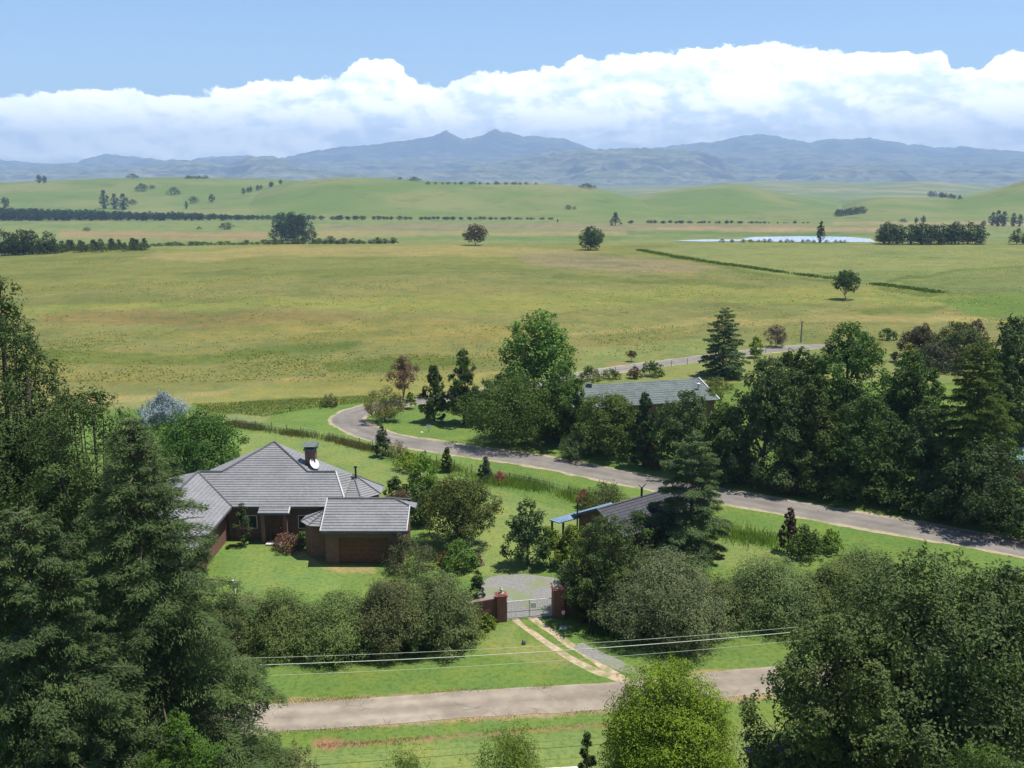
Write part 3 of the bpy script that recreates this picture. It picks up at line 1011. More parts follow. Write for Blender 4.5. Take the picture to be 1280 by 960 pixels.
def broad(rng, H, R, base=.2, prof='round', n=6000, leaf=.2, asp=.6, nl=16, lobe=.34, up_bias=.25, lumpy=.24, spike=0.0, hang=0.0, core=.62, tight=0.0):
    """clumped crown: lobes > clumps > leaves; returns leaf (V,Q,v) and wood (V,Q)"""
    pf = prof_fn(prof)
    zb = H * base
    hh = H - zb
    hs = (np.arange(nl) + .5) / nl
    hs = np.clip(hs + rng.uniform(-.5, .5, nl) / nl, 0.03, .97)
    an = np.arange(nl) * 2.39996 + rng.uniform(-.5, .5, nl)
    pr = pf(hs)
    lr = R * lobe * (.55 + .45 * pr) * rng.uniform(.75, 1.3, nl)
    rr = np.clip(pr * R * rng.uniform(.78 + .16 * tight, 1.12 - .08 * tight, nl) - lr * .8, 0, None)
    cz = zb + lr * .55 + (hh - lr * 1.6) * hs
    cen = np.stack([rr * np.cos(an), rr * np.sin(an), cz], -1)
    # a couple of core lobes
    nc = max(2, nl // 5)
    chh = rng.uniform(.2, .75, nc)
    cen = np.concatenate([cen, np.stack([rng.normal(0, .1 * R, nc), rng.normal(0, .1 * R, nc), zb + hh * chh], -1)])
    lr = np.concatenate([lr, R * core * pf(chh) * .8])
    K = 15
    wgt = lr ** 2
    cnt = np.maximum((n * wgt / wgt.sum() / K).astype(int), 3)
    Cs, Ns, vs = [], [], []
    for c, r, m in zip(cen, lr, cnt):
        out = np.array([c[0], c[1], 0]) / (R + 1e-6)
        d = rdir(rng, K) + out * .7
        d[:, 2] = d[:, 2] * .85 + up_bias * .6
        d /= np.linalg.norm(d, axis=1)[:, None]
        kc = c + d * r * rng.uniform(.65, 1.05, K)[:, None] * np.array([1, 1, .85])
        sg = r * lumpy * rng.uniform(.8, 1.3, K)
        mk = np.maximum((m * rng.uniform(.6, 1.4, K)).astype(int), 2)
        idx = np.repeat(np.arange(K), mk)
        off = rng.normal(size=(len(idx), 3))
        off *= np.minimum(1, 1.7 / (np.linalg.norm(off, axis=1) + 1e-6))[:, None]
        off = off * sg[idx][:, None] * np.array([1, 1, .75])
        if spike:
            shoot = (rng.random(K) < .18)[idx]
            up = rng.random(len(idx)) * sg[idx] * spike * 2.2
            off[:, :2] *= np.where(shoot, .35 + .4 * (1 - up / (sg[idx] * spike * 2.2)), 1)[:, None]
            off[:, 2] += np.where(shoot, up, 0)
        if hang:
            off[:, 2] -= np.abs(rng.normal(size=len(idx))) * sg[idx] * hang
        p = kc[idx] + off
        nn = d[idx] * .75 + rdir(rng, len(idx)) * .6 + np.array([0, 0, .35])
        Cs.append(p)
        Ns.append(nn)
        cv_ = rng.random() * .25 + rng.random(K)[idx] * .4 + rng.random(len(idx)) * .35
        vs.append(cv_)
    C = np.concatenate(Cs)
    N = np.concatenate(Ns)
    v = np.concatenate(vs)
    ok = C[:, 2] > 0.03 * H * (base < .05) + (base >= .05) * zb * .75
    C, N, v = C[ok], N[ok], v[ok]
    N /= np.linalg.norm(N, axis=1)[:, None]
    V, Q = leaf_quads(C, N, leaf, leaf * asp, rng)
    # wood
    segs = []
    tr = max(.018 * H, .03) * (1 if prof != 'dome' else .6)
    k = 8
    zt = np.linspace(-0.3, H * (.78 if prof in ('cone', 'ogive', 'egg') else .6), k)
    wob = np.cumsum(rng.normal(0, .012 * H, (k, 2)), 0)
    wob -= wob[0]
    wob[:2] = 0
    segs.append((np.stack([wob[:, 0], wob[:, 1], zt], -1), np.linspace(tr, tr * .3, k) * np.array([1.35] + [1] * (k - 1))))
    for c, r in list(zip(cen, lr))[:nl]:
        s0 = rng.uniform(.3, .8)
        i0 = int(s0 * (k - 1))
        a = segs[0][0][i0]
        if a[2] > c[2]: a = segs[0][0][1]
        q = np.linspace(0, 1, 5)[:, None]
        mid = (a + c) / 2 + np.array([0, 0, -.06 * H]) * (c[2] > a[2])
        p = a * (1 - q) ** 2 + mid * 2 * q * (1 - q) + c * q ** 2
        th = .42 * (1 - .6 * min(1, c[2] / H))
        segs.append((p, np.linspace(tr * th, tr * .06, 5)))
    WV, WQ = tubes_np(segs, 5)
    return (V, Q, v), (WV, WQ)


def conifer(rng, H, R, base=.08, n=9000, leaf=.2, asp=.28, nb=90, rise=.25, droop=.55, flat=.30, prof='cone', hang=.22, jag=.35, dens_top=1.0, powr=.8):
    """layered conifer: fans of needles along individual branches"""
    hs = base + (1 - base) * (np.arange(nb) + .5) / nb
    hs = hs + rng.uniform(-.5, .5, nb) / nb
    hs = np.clip(hs, base, .995)
    rel = (hs - base) / (1 - base)
    Lb = R * (1 - rel) ** powr * rng.uniform(1 - jag, 1.08, nb) + R * .04
    Lb *= np.clip(.7 + rel * 4, 0, 1)
    az_ = np.arange(nb) * 2.39996 + rng.uniform(-.4, .4, nb)
    wgt = Lb ** 1.5 + .02 * R
    cnt = np.maximum((n * wgt / wgt.sum()).astype(int), 6)
    idx = np.repeat(np.arange(nb), cnt)
    m = len(idx)
    s = rng.random(m) ** .62
    s = .12 + .88 * s
    L = Lb[idx]
    a = az_[idx]
    out = np.stack([np.cos(a), np.sin(a), np.zeros(m)], -1)
    lat = np.stack([-np.sin(a), np.cos(a), np.zeros(m)], -1)
    w = (rng.random(m) * 2 - 1)
    # fingers on each side make the frond edges ragged
    fing = .75 + .25 * np.sin(s * 24 + a * 7)
    lw = flat * L * np.sin(np.pi * np.clip(s, 0, 1) ** .8 * .86 + .25) * w * fing
    rb = rise * (.6 + .8 * rel[idx]) + rng.normal(0, .05, nb)[idx]
    zz = L * (rb * s - droop * (1 - .5 * rel[idx]) * s ** 2)
    zz -= np.abs(lw) * hang + rng.random(m) ** 2 * .05 * L
    C = out * (L * s)[:, None] + lat * lw[:, None]
    C[:, 2] = hs[idx] * H + zz
    C += rng.normal(0, .012 * R, (m, 3))
    N = np.array([0, 0, 1.0]) + rdir(rng, m) * .75 + out * .25
    N /= np.linalg.norm(N, axis=1)[:, None]
    T = out * .8 + lat * np.sign(w)[:, None] * .7 + rdir(rng, m) * .35
    V, Q = leaf_quads(C, N, leaf, leaf * asp, rng, T)
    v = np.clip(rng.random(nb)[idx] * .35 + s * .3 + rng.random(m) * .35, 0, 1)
    ok = C[:, 2] > .05
    keep = np.nonzero(ok)[0]
    V = V.reshape(-1, 4, 3)[keep].reshape(-1, 3)
    Q = np.arange(len(V)).reshape(-1, 4)
    v = v[keep]
    tr = max(.014 * H, .03)
    segs = [(np.array([[0, 0, -.4], [0, 0, H * .3], [0, 0, H * .65], [0, 0, H * .97]]), [tr * 1.2, tr * .9, tr * .5, tr * .08])]
    q = np.linspace(0, .9, 5)
    for i in range(0, nb):
        p = np.stack([np.cos(az_[i]) * Lb[i] * q, np.sin(az_[i]) * Lb[i] * q,
                      hs[i] * H + Lb[i] * (rise * (.6 + .8 * rel[i]) * q - droop * (1 - .5 * rel[i]) * q ** 2) - .01 * H * 0], -1)
        segs.append((p, np.linspace(tr * .28, tr * .05, 5)))
    WV, WQ = tubes_np(segs, 4)
    return (V, Q, v), (WV, WQ)


FM = {}


def fmat(colr, **kw):
    if colr[1] > max(colr[0], colr[2]) * 1.2 and colr[1] < .16:
        colr = (colr[0] * 1.06, colr[1] * 1.18, colr[2] * .86)
    key = (tuple(colr), tuple(sorted(kw.items())))
    if key not in FM:
        FM[key] = foliage('foliage', colr, **kw)
    return FM[key]


# leaf colours
DARK = (.044, .075, .030)
DARKB = (.060, .092, .054)
MID = (.056, .100, .028)
BRIGHT = (.085, .155, .032)
LIME = (.150, .220, .030)
OLV = (.095, .115, .048)
HEDGE = (.128, .153, .080)
BLUEG = (.070, .105, .068)
RUST = (.150, .105, .078)
SILVER = (.25, .30, .31)
BROWNF = (.095, .075, .045)
WILLOW = (.150, .160, .060)

_cnt = [0]


def tree(kind, px, yb, yt, w, colr, label, name=None, cat=None, group=None, cover=5.0, lp=3.0, D=None, bark='bark', opts=None, fopts=None, dy=0.0, top_px=None):
    """place a plant: foot at photo pixel (px, yb), top row yt, width w pixels"""
    _cnt[0] += 1
    rng = np.random.default_rng(1000 + _cnt[0])
    if D is None:
        b = G(px, yb)
    else:
        q = atD(px, (yt + min(yb, 960)) / 2, D)
        b = (q[0], D, surf_z(q[0], D))
    x, y, z = b
    tp = atD(px, yt, y)
    H = max(tp[2] - z, .3)
    dep_ = depth(y, z + H / 2)
    R = w * dep_ / F_PX / 2
    pxm = dep_ / F_PX
    leaf = lp * pxm
    area = w * max((yb - yt), H / pxm * .9) * .72
    o = dict(opts or {})
    asp = o.get('asp', .6 if kind != 'conifer' else .30)
    n = int(cover * area / (lp * lp * asp * .5))
    n = min(n, 330000)
    if kind == 'conifer':
        lv, wd = conifer(rng, H, R, n=n, leaf=leaf, **o)
    else:
        lv, wd = broad(rng, H, R, n=n, leaf=leaf, prof=kind, **o)
    name = name or {'conifer': 'conifer_tree', 'dome': 'shrub'}.get(kind, 'broadleaf_tree')
    cat = cat or {'dome': 'shrub'}.get(kind, 'tree')
    root = empty(name, (x, y, z), label, cat, group, rz=0)
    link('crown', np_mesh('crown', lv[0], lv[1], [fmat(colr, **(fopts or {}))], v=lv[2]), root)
    link('trunk' if cat == 'tree' else 'stem', np_mesh('trunk', wd[0], wd[1], [M[bark]], smooth=True), root)
    return root


# --- trees of the middle distance, left to right along the curving road
tree('oval', 504, 503, 441, 46, RUST, 'rusty brown half bare tree inside the road bend', cover=2.2, lp=2.0, opts=dict(base=.25, nl=14, lumpy=.3), fopts=dict(trans=.2, warm=(1.3, .95, .8)))
tree('round', 481, 527, 479, 52, WILLOW, 'pale olive weeping willow at the road bend', name='willow_tree', cover=3.2, lp=2.4, opts=dict(base=.12, asp=.35, nl=12, hang=1.6), fopts=dict(trans=.3))
tree('dome', 513, 511, 489, 14, LIME, 'small pale yellow green shrub beneath the rusty tree', cover=4, lp=2.2)
tree('ogive', 543, 527, 454, 40, DARK, 'dark conifer nearest the rusty brown tree', name='conifer_tree', cover=6, lp=2.6, opts=dict(base=.03, nl=22, lobe=.3, spike=1.2, asp=.4))
tree('ogive', 580, 530, 434, 50, DARK, 'tall dark conifer left of the big plane tree', name='conifer_tree', cover=6, lp=2.6, opts=dict(base=.03, nl=28, lobe=.3, spike=1.2, asp=.4))
tree('egg', 608, 528, 470, 40, DARKB, 'dark tree squeezed between tall conifer and big plane tree', cover=5, opts=dict(base=.03))
tree('egg', 672, 522, 379, 110, BRIGHT, 'huge bright green plane tree above all its neighbours', cover=6, lp=4.0, opts=dict(base=.06, nl=46, lobe=.25, core=.8, lumpy=.21, tight=.6), fopts=dict(gloss=.4))
tree('round', 640, 556, 470, 122, (.062, .098, .034), 'spreading layered olive green tree over the road verge', cover=5, lp=2.8, opts=dict(base=.10, nl=30, lobe=.26, lumpy=.32))
tree('oval', 705, 556, 452, 72, MID, 'dark green upright tree right of the big plane tree', cover=6, opts=dict(base=.03, nl=26, lobe=.3, spike=.8))
tree('dome', 720, 573, 538, 48, BLUEG, 'low bluish green shrub beside the asphalt road', cover=5, lp=2.8, opts=dict(base=0, asp=.3, spike=1.2))
tree('dome', 683, 549, 532, 13, WILLOW, 'small pale shrub below the dark upright tree', cover=4, lp=2.4, opts=dict(base=0))
tree('round', 760, 571, 487, 92, (.066, .098, .036), 'wide olive green tree in front of the long roof', cover=5.5, opts=dict(base=.04, nl=28, lobe=.27))
tree('ogive', 804, 584, 487, 40, (.030, .058, .034), 'narrow dark blue green conifer by the road', name='conifer_tree', cover=7, lp=2.6, opts=dict(base=.0, nl=26, lobe=.34, asp=.4, spike=.8))
tree('egg', 816, 586, 545, 28, BROWNF, 'brownish green shrub at the foot of the narrow conifer', name='shrub', cat='shrub', cover=5, lp=2.4, opts=dict(base=0))
tree('round', 855, 590, 483, 84, DARKB, 'dark grey green tree in front of the long roof right end', cover=6, opts=dict(base=.03, nl=30, lobe=.27, spike=1.0))
# behind
tree('conifer', 903, 470, 385, 74, (.066, .112, .076), 'bluish green cedar beyond the long roof', cover=6, lp=2.8, opts=dict(nb=100, base=.0, rise=.25, droop=.3, flat=.5, asp=.4, powr=.55, hang=.4))
tree('egg', 944, 447, 419, 20, LIME, 'small lime green tree right of the cedar', cover=6, lp=2.2, opts=dict(base=.02))
tree('round', 970, 434, 403, 29, (.120, .098, .080), 'round purplish brown bush beyond the far road', name='shrub', cat='shrub', cover=3.2, lp=1.8, opts=dict(base=.02, asp=.4), fopts=dict(warm=(1.2, 1, .95), trans=.15))
tree('round', 789, 452, 437, 13, BROWNF, 'tiny thin tree in the grass beside the far road', cover=1.5, lp=1.6, opts=dict(base=.35))
for x, yb, yt, w, c, lb in ((737, 476, 455, 26, OLV, 'olive shrub behind the left end of the long roof'),
                            (762, 474, 460, 28, (.085, .11, .04), 'second green shrub along the back of the long roof'),
                            (793, 473, 457, 20, BROWNF, 'dark brownish shrub behind the long roof'),
                            (815, 470, 449, 30, MID, 'round dark green bush beside the far road'),
                            (893, 490, 470, 44, OLV, 'low olive shrub right of the long roof'),
                            (888, 520, 482, 40, (.12, .19, .035), 'bright lime shrub at the right end of the long roof'),
                            (412, 508, 491, 26, (.12, .14, .06), 'pale scrubby bush in the grass left of the road bend'),
                            (1109, 425, 409, 22, MID, 'small round green bush in the field behind the wood')):
    tree('dome', x, yb, yt, w, c, lb, cover=4.5, lp=2.2, opts=dict(base=0, nl=12))
# shrub belt behind the right-hand wood
for i, (x, yb, yt, w, c, lb) in enumerate(((1150, 455, 402, 60, (.075, .072, .045), 'purplish brown bushes at the left of the far shrub belt'),
                                           (1195, 458, 398, 80, (.075, .095, .045), 'wide olive bush in the middle of the far shrub belt'),
                                           (1218, 440, 397, 36, (.10, .08, .07), 'purple tinged bush at the top of the far shrub belt'),
                                           (1165, 462, 425, 70, (.060, .070, .045), 'dark low bush in front of the far shrub belt'))):
    tree('dome', x, yb, yt, w, c, lb, cover=5, lp=2.4, opts=dict(base=0, nl=22, lobe=.25))

# --- the wood on the right
W_ = [
    ('egg', 1055, 545, 397, 108, (.062, .112, .036), 'rounded fresh green treetop at the back of the wood', dict(base=.04, nl=34, lobe=.27)),
    ('round', 990, 540, 428, 66, DARK, 'small dark domed treetop left of the fresh green crown', dict(base=.04, nl=22)),
    ('egg', 1130, 580, 432, 100, (.046, .084, .030), 'mid green tree whose tip is tinged yellow', dict(base=.03, nl=32, lobe=.27, spike=.6)),
    ('ogive', 1252, 585, 388, 104, DARKB, 'tall dark grey green poplar like tree near the right edge', dict(base=.02, nl=38, lobe=.27, spike=1.2)),
    ('egg', 1292, 560, 362, 44, DARK, 'dark treetop cut off by the right edge of the picture', dict(base=.03, nl=22)),
    ('ogive', 952, 604, 440, 118, DARKB, 'big dark grey green tree at the left front of the wood', dict(base=.0, nl=44, lobe=.25, spike=1.0)),
    ('egg', 905, 598, 500, 70, DARK, 'dark tree between the long roof and the wood', dict(base=.0, nl=26)),
    ('ogive', 1012, 612, 462, 84, (.055, .078, .032), 'olive tinged tree in the middle front of the wood', dict(base=.0, nl=32, lobe=.27)),
    ('egg', 1078, 622, 487, 100, (.044, .078, .032), 'broad green tree behind the shaded road verge', dict(base=.02, nl=36, lobe=.26)),
    ('egg', 1148, 630, 500, 92, DARKB, 'dark grey leaved tree left of the layered fir', dict(base=.02, nl=34, lobe=.26, spike=.8)),
    ('round', 1226, 658, 543, 118, (.048, .072, .044), 'broad grey green tree at the right front by the road', dict(base=.04, nl=38, lobe=.25, spike=.8)),
    ('dome', 1288, 672, 610, 96, DARK, 'low dark shrub on the road verge at the right edge', dict(base=.0, nl=26)),
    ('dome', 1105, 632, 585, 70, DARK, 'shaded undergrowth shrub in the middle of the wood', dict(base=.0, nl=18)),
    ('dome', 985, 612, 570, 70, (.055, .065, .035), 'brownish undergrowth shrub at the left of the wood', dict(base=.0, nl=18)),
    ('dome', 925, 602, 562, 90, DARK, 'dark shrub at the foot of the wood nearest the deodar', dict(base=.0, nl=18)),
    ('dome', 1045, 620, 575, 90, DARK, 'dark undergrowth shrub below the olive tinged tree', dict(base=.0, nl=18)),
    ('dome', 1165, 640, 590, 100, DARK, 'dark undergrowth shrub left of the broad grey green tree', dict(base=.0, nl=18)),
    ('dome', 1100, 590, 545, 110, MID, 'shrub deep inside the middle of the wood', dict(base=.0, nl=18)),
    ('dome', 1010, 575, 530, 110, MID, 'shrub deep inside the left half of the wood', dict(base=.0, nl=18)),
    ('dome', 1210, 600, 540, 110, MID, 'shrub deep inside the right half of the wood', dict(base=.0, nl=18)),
    ('dome', 780, 560, 520, 90, DARK, 'dark shrub between olive tree and long roof', dict(base=.0, nl=18)),
    ('dome', 690, 545, 500, 80, DARK, 'dark shrub under the big plane tree', dict(base=.0, nl=18)),
]
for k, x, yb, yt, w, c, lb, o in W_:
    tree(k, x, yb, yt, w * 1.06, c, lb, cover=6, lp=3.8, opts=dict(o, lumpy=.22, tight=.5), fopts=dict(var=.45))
tree('conifer', 1207, 640, 425, 140, (.066, .100, .030), 'large layered yellow green fir in the right wood', cover=7, lp=3.0, opts=dict(nb=150, base=.0, rise=.25, droop=.4, flat=.5, asp=.4, powr=.55, hang=.4))
tree('oval', 1137, 470, 426, 22, (.21, .20, .03), 'small yellow leaved tree poking above the wood', D=122, cover=4, lp=2.6, opts=dict(base=.2))

# --- around the brick house
tree('round', 247, 590, 511, 116, (.052, .105, .030), 'dense round green tree behind the house left wing', cover=6.5, opts=dict(base=.0, nl=34, lobe=.27))
tree('cone', 206, 528, 488, 80, SILVER, 'silvery blue conifer behind the round green tree', name='conifer_tree', cover=6, lp=2.8, opts=dict(base=.0, nl=18, asp=.3, spike=1.5), fopts=dict(warm=(1.05, 1.05, 1.05), var=.3, trans=.1))
tree('ogive', 478, 571, 530, 24, (.045, .075, .035), 'narrow dark conifer standing in the garden fence line', name='conifer_tree', cover=5, lp=2.4, opts=dict(base=0, spike=2, asp=.35, nl=16))
tree('dome', 497, 572, 548, 30, (.13, .12, .07), 'pale twiggy shrub beside the conifer in the fence line', cover=1.8, lp=2.0, opts=dict(base=0, asp=.25))
tree('ogive', 559, 590, 557, 17, (.055, .085, .022), 'small neat olive green cone shaped conifer on the lawn', name='conifer_tree', cover=9, lp=2.0, opts=dict(base=0, nl=22, lobe=.42, lumpy=.16, core=.8))
tree('ogive', 607, 601, 569, 18, (.070, .100, .085), 'small blue green cone shaped conifer at the long grass', name='conifer_tree', cover=8, lp=2.2, opts=dict(base=0, nl=20, lobe=.4, lumpy=.18, spike=.6))
tree('dome', 625, 604, 588, 20, (.20, .10, .07), 'pinkish red flowering shrub right of the blue conifer', cover=4, lp=2.0, opts=dict(base=0), fopts=dict(warm=(1.4, 1, .9)))
tree('dome', 512, 588, 564, 40, LIME, 'bright yellow green shrub behind the garden conifer', cover=4.5, lp=2.6, opts=dict(base=0, spike=1))
tree('egg', 530, 628, 562, 46, BRIGHT, 'bright green upright tree behind the garage', cover=5.5, opts=dict(base=.0, nl=20, spike=1.0))
tree('dome', 496, 625, 594, 30, DARK, 'dark rounded shrub beside the roof of the bay', cover=6, opts=dict(base=0))
tree('dome', 500, 640, 610, 46, (.11, .085, .055), 'reddish brown low shrub behind the garage ridge', cover=4, lp=2.4, opts=dict(base=0), fopts=dict(warm=(1.4, 1, .9)))
tree('dome', 526, 655, 600, 46, (.06, .095, .055), 'grey green shrub between bright tree and garage', cover=5.5, opts=dict(base=0, nl=18))
tree('round', 575, 681, 591, 96, (.072, .088, .036), 'round olive tree with dense crown right of the garage', cover=6.5, lp=2.8, opts=dict(base=.10, nl=36, lobe=.27))
tree('dome', 510, 716, 668, 72, (.075, .090, .055), 'scraggly grey green shrub in front of the garage corner', cover=3.2, lp=2.6, opts=dict(base=0, asp=.4, nl=18, spike=.8))
tree('dome', 574, 712, 672, 50, (.085, .165, .04), 'fresh bright green shrub on the lawn by the garage', cover=5.5, opts=dict(base=0, nl=16))
tree('dome', 556, 706, 688, 18, (.26, .06, .04), 'red flowering shrub between garage and bright green shrub', cover=3.5, lp=2.2, opts=dict(base=0), fopts=dict(warm=(1.3, 1, 1)))
tree('dome', 597, 706, 690, 16, (.24, .16, .13), 'pale pink flowering shrub beside the bright green shrub', cover=3, lp=2.2, opts=dict(base=0), fopts=dict(warm=(1.1, 1, 1)))
tree('egg', 660, 707, 620, 58, (.050, .090, .028), 'glossy green magnolia like tree alone on the lawn', cover=5.5, lp=3.4, opts=dict(base=.05, nl=28, lobe=.3), fopts=dict(gloss=.6))
tree('egg', 688, 708, 655, 38, (.085, .125, .028), 'yellow green tree touching the lawn magnolia', cover=5, opts=dict(base=.05))
tree('egg', 714, 710, 652, 42, (.115, .150, .030), 'yellow green tree under the blue sheet roof', cover=4.5, lp=3.0, opts=dict(base=.05, nl=16))
tree('egg', 752, 772, 638, 112, (.058, .085, .044), 'grey green tree with white blossoms behind the right gate pillar', cover=6, lp=3.0, opts=dict(base=.0, nl=44, lobe=.25, spike=.7))
tree('oval', 731, 778, 695, 46, (.045, .070, .030), 'dark hanging shrub right beside the right gate pillar', name='shrub', cat='shrub', cover=5, lp=3, opts=dict(base=0, hang=1.5, asp=.4))
tree('dome', 800, 698, 634, 84, DARK, 'dark shrub added as tree shade against the cottage wall behind the largest hedge bush', cover=5.5, lp=2.8, opts=dict(base=0))  # added dark shrub, stands in for the deep tree shade by the cottage
tree('dome', 757, 640, 600, 62, (.085, .105, .058), 'grey green shrub behind the cottage roof', cover=3.6, lp=2.4, opts=dict(base=0, nl=16, asp=.4, spike=1))
tree('dome', 729, 634, 610, 18, (.19, .085, .055), 'reddish shrub behind the blue sheet roof', cover=4, lp=2.2, opts=dict(base=0), fopts=dict(warm=(1.4, 1, .9)))
tree('conifer', 862, 694, 541, 150, (.078, .118, .080), 'open branched blue green deodar beside the cottage', name='deodar_tree', cover=5.5, lp=3.0, opts=dict(nb=90, base=.06, rise=.28, droop=.35, flat=.40, asp=.35, powr=.6, jag=.5))
tree('ogive', 985, 690, 633, 26, (.075, .055, .045), 'dark reddish brown columnar conifer', name='conifer_tree', cover=6, lp=2.6, opts=dict(base=0, nl=18, asp=.4, spike=1), fopts=dict(warm=(1.5, 1, .9)))
tree('dome', 1005, 697, 653, 52, (.060, .095, .035), 'mid green shrub beside the reddish conifer', cover=5.5, opts=dict(base=0, nl=16))
tree('dome', 1036, 690, 660, 34, (.10, .155, .035), 'light green shrub right of the mid green shrub', cover=5, opts=dict(base=0, spike=1))
tree('ogive', 597, 748, 711, 22, (.032, .055, .030), 'dwarf dark pine beside the forecourt', name='conifer_tree', cover=6, lp=2.8, opts=dict(base=0, nl=16, spike=1.4, asp=.4))
tree('dome', 607, 785, 765, 26, (.120, .185, .035), 'low yellow green shrub at the left gate pillar', cover=5, lp=2.8, opts=dict(base=0))
tree('oval', 303, 678, 626, 22, (.05, .07, .035), 'climbing plant by the front porch', name='shrub', cat='shrub', D=80.4, cover=3.5, lp=2.6, opts=dict(base=0.05, nl=16))
tree('dome', 358, 684, 664, 42, (.14, .12, .07), 'pink flowering shrub against the front wall', D=79.3, cover=5, lp=2.4, opts=dict(base=0, nl=16), fopts=dict(warm=(1.7, .85, 1.0), var=.45))
tree('dome', 378, 672, 662, 22, (.09, .16, .04), 'small bright green shrub in the house corner', D=80.2, cover=5, lp=2.6, opts=dict(base=0))

# --- clipped and rambling hedge bushes
HB = [
    (300, 800, 750, 96, 'hedge bush half hidden by the big cedar'),
    (352, 806, 746, 110, 'second rounded grey green hedge bush left of the gate'),
    (425, 808, 736, 120, 'wide grey green hedge bush in front of the front lawn'),
    (490, 807, 724, 110, 'hedge bush below the garage front'),
    (548, 803, 712, 112, 'tallest hedge bush just left of the gate wall'),
    (780, 780, 716, 80, 'hedge bush behind the two dark poles'),
    (830, 793, 694, 160, 'largest rounded hedge bush right of the gate'),
    (900, 775, 722, 70, 'small hedge bush between the two large right ones'),
    (965, 772, 710, 135, 'long low hedge bush right of the largest one'),
    (1035, 768, 708, 100, 'rightmost low hedge bush beside the leafy tree'),
    (1078, 752, 686, 100, 'grey brown hedge bush behind the leafy foreground tree'),
]
for k_, (x, yb, yt, w, lb) in enumerate(HB):
    hr_ = random.Random(40 + k_)
    f_ = hr_.uniform(.82, 1.14)
    hc = (HEDGE[0] * f_ * hr_.uniform(.88, 1.06), HEDGE[1] * f_, HEDGE[2] * f_ * hr_.uniform(.8, 1.1))
    tree('dome', x, yb, yt, w, hc, lb, name='hedge_bush', cat='hedge', group='grey green hedge bushes along the lower boundary', cover=9, lp=3.2,
         opts=dict(base=0, nl=44, lobe=.30, asp=.34, spike=.5, lumpy=.22, core=.95, tight=1), fopts=dict(warm=(1.35, 1.2, 1.0), trans=.2, var=.4))

# --- foreground trees (below the viewpoint)
tree('egg', 6, 1020, 316, 236, (.044, .070, .038), 'tall dark spiky tree at the far left', D=47, cover=8, lp=4.8, opts=dict(base=.0, nl=110, lobe=.25, spike=1.5, asp=.42, lumpy=.22, core=1.1, tight=.8))
tree('egg', 122, 1020, 466, 262, (.050, .078, .040), 'dark dense tree between the tall tree and the cedar', D=44, cover=9, lp=4.6, opts=dict(base=.0, nl=90, lobe=.24, spike=.5, asp=.42, lumpy=.23, core=1.05, tight=.8))
tree('conifer', 184, 1060, 524, 410, (.066, .100, .064), 'large foreground cedar with drooping blue green branches', name='cedar_tree', D=39, cover=9, lp=5.2, opts=dict(nb=330, base=.0, rise=.30, droop=.55, flat=.40, asp=.22, powr=.72, hang=.4, jag=.35))
tree('conifer', 40, 1040, 640, 330, (.055, .084, .054), 'lower dark cedar in the bottom left corner', name='cedar_tree', D=33, cover=8, lp=5.2, opts=dict(nb=260, base=.0, rise=.3, droop=.5, flat=.34, asp=.3, powr=.45, hang=.3, jag=.4))
tree('egg', 228, 1030, 880, 130, (.055, .105, .028), 'fresher green shrub under the cedar at the bottom', name='shrub', cat='shrub', D=34, cover=5, lp=4.2, opts=dict(base=0, asp=.4, spike=1.2))
tree('egg', 1168, 1040, 682, 340, (.066, .094, .054), 'big grey green leafy tree filling the bottom right', D=46, cover=6.5, lp=5.4, opts=dict(base=.0, nl=75, lobe=.19, spike=1.2, lumpy=.21, core=.7))
tree('egg', 1058, 1040, 760, 244, (.070, .098, .050), 'leafy grey green tree leaning over the lower road', D=44, cover=6.0, lp=5.2, opts=dict(base=.05, nl=44, lobe=.22, spike=1.2, lumpy=.21, core=.65))
tree('egg', 1265, 1040, 700, 220, (.064, .090, .056), 'grey green leafy tree at the right edge', D=47, cover=6, lp=5.2, opts=dict(base=.0, nl=44, lobe=.22, spike=1.2, lumpy=.21, core=.7))
tree('dome', 1235, 1030, 925, 150, (.070, .115, .045), 'low fresh green shrub in the bottom right corner', D=37, cover=4.5, lp=4.2, opts=dict(base=0, asp=.3, spike=1.5))
tree('egg', 840, 990, 816, 190, (.132, .215, .026), 'bright lime green cypress at the bottom centre', name='cypress_tree', cat='tree', D=42, cover=8, lp=3.5, opts=dict(base=.0, nl=110, lobe=.19, lumpy=.165, asp=.45, core=1.05, tight=.8), fopts=dict(warm=(1.35, 1.12, .7), var=.5, trans=.22))
tree('ogive', 733, 1000, 912, 34, (.045, .075, .025), 'small dark conifer left of the lime green cypress', name='conifer_tree', D=43.5, cover=6, lp=3.4, opts=dict(base=0, nl=20, spike=1.5, asp=.35))
tree('dome', 636, 1000, 912, 120, (.095, .140, .038), 'feathery light green shrub at the bottom centre', D=43, cover=3.2, lp=4.2, opts=dict(base=0, nl=26, asp=.22, spike=2.5, lumpy=.35))
tree('dome', 503, 1000, 938, 90, (.095, .130, .040), 'feathery shrub top left of the bottom centre', D=43, cover=2.8, lp=4.0, opts=dict(base=0, nl=20, asp=.22, spike=2.5, lumpy=.35))
tree('dome', 365, 1000, 927, 80, (.110, .105, .065), 'dry brownish shrub beside the cedar at the bottom', D=43, cover=3, lp=3.6, opts=dict(base=0, nl=20, asp=.25, spike=1.5))

# ------------------------------------------------------------------ far trees: one mesh each, a few shapes copied
PROTO = {}


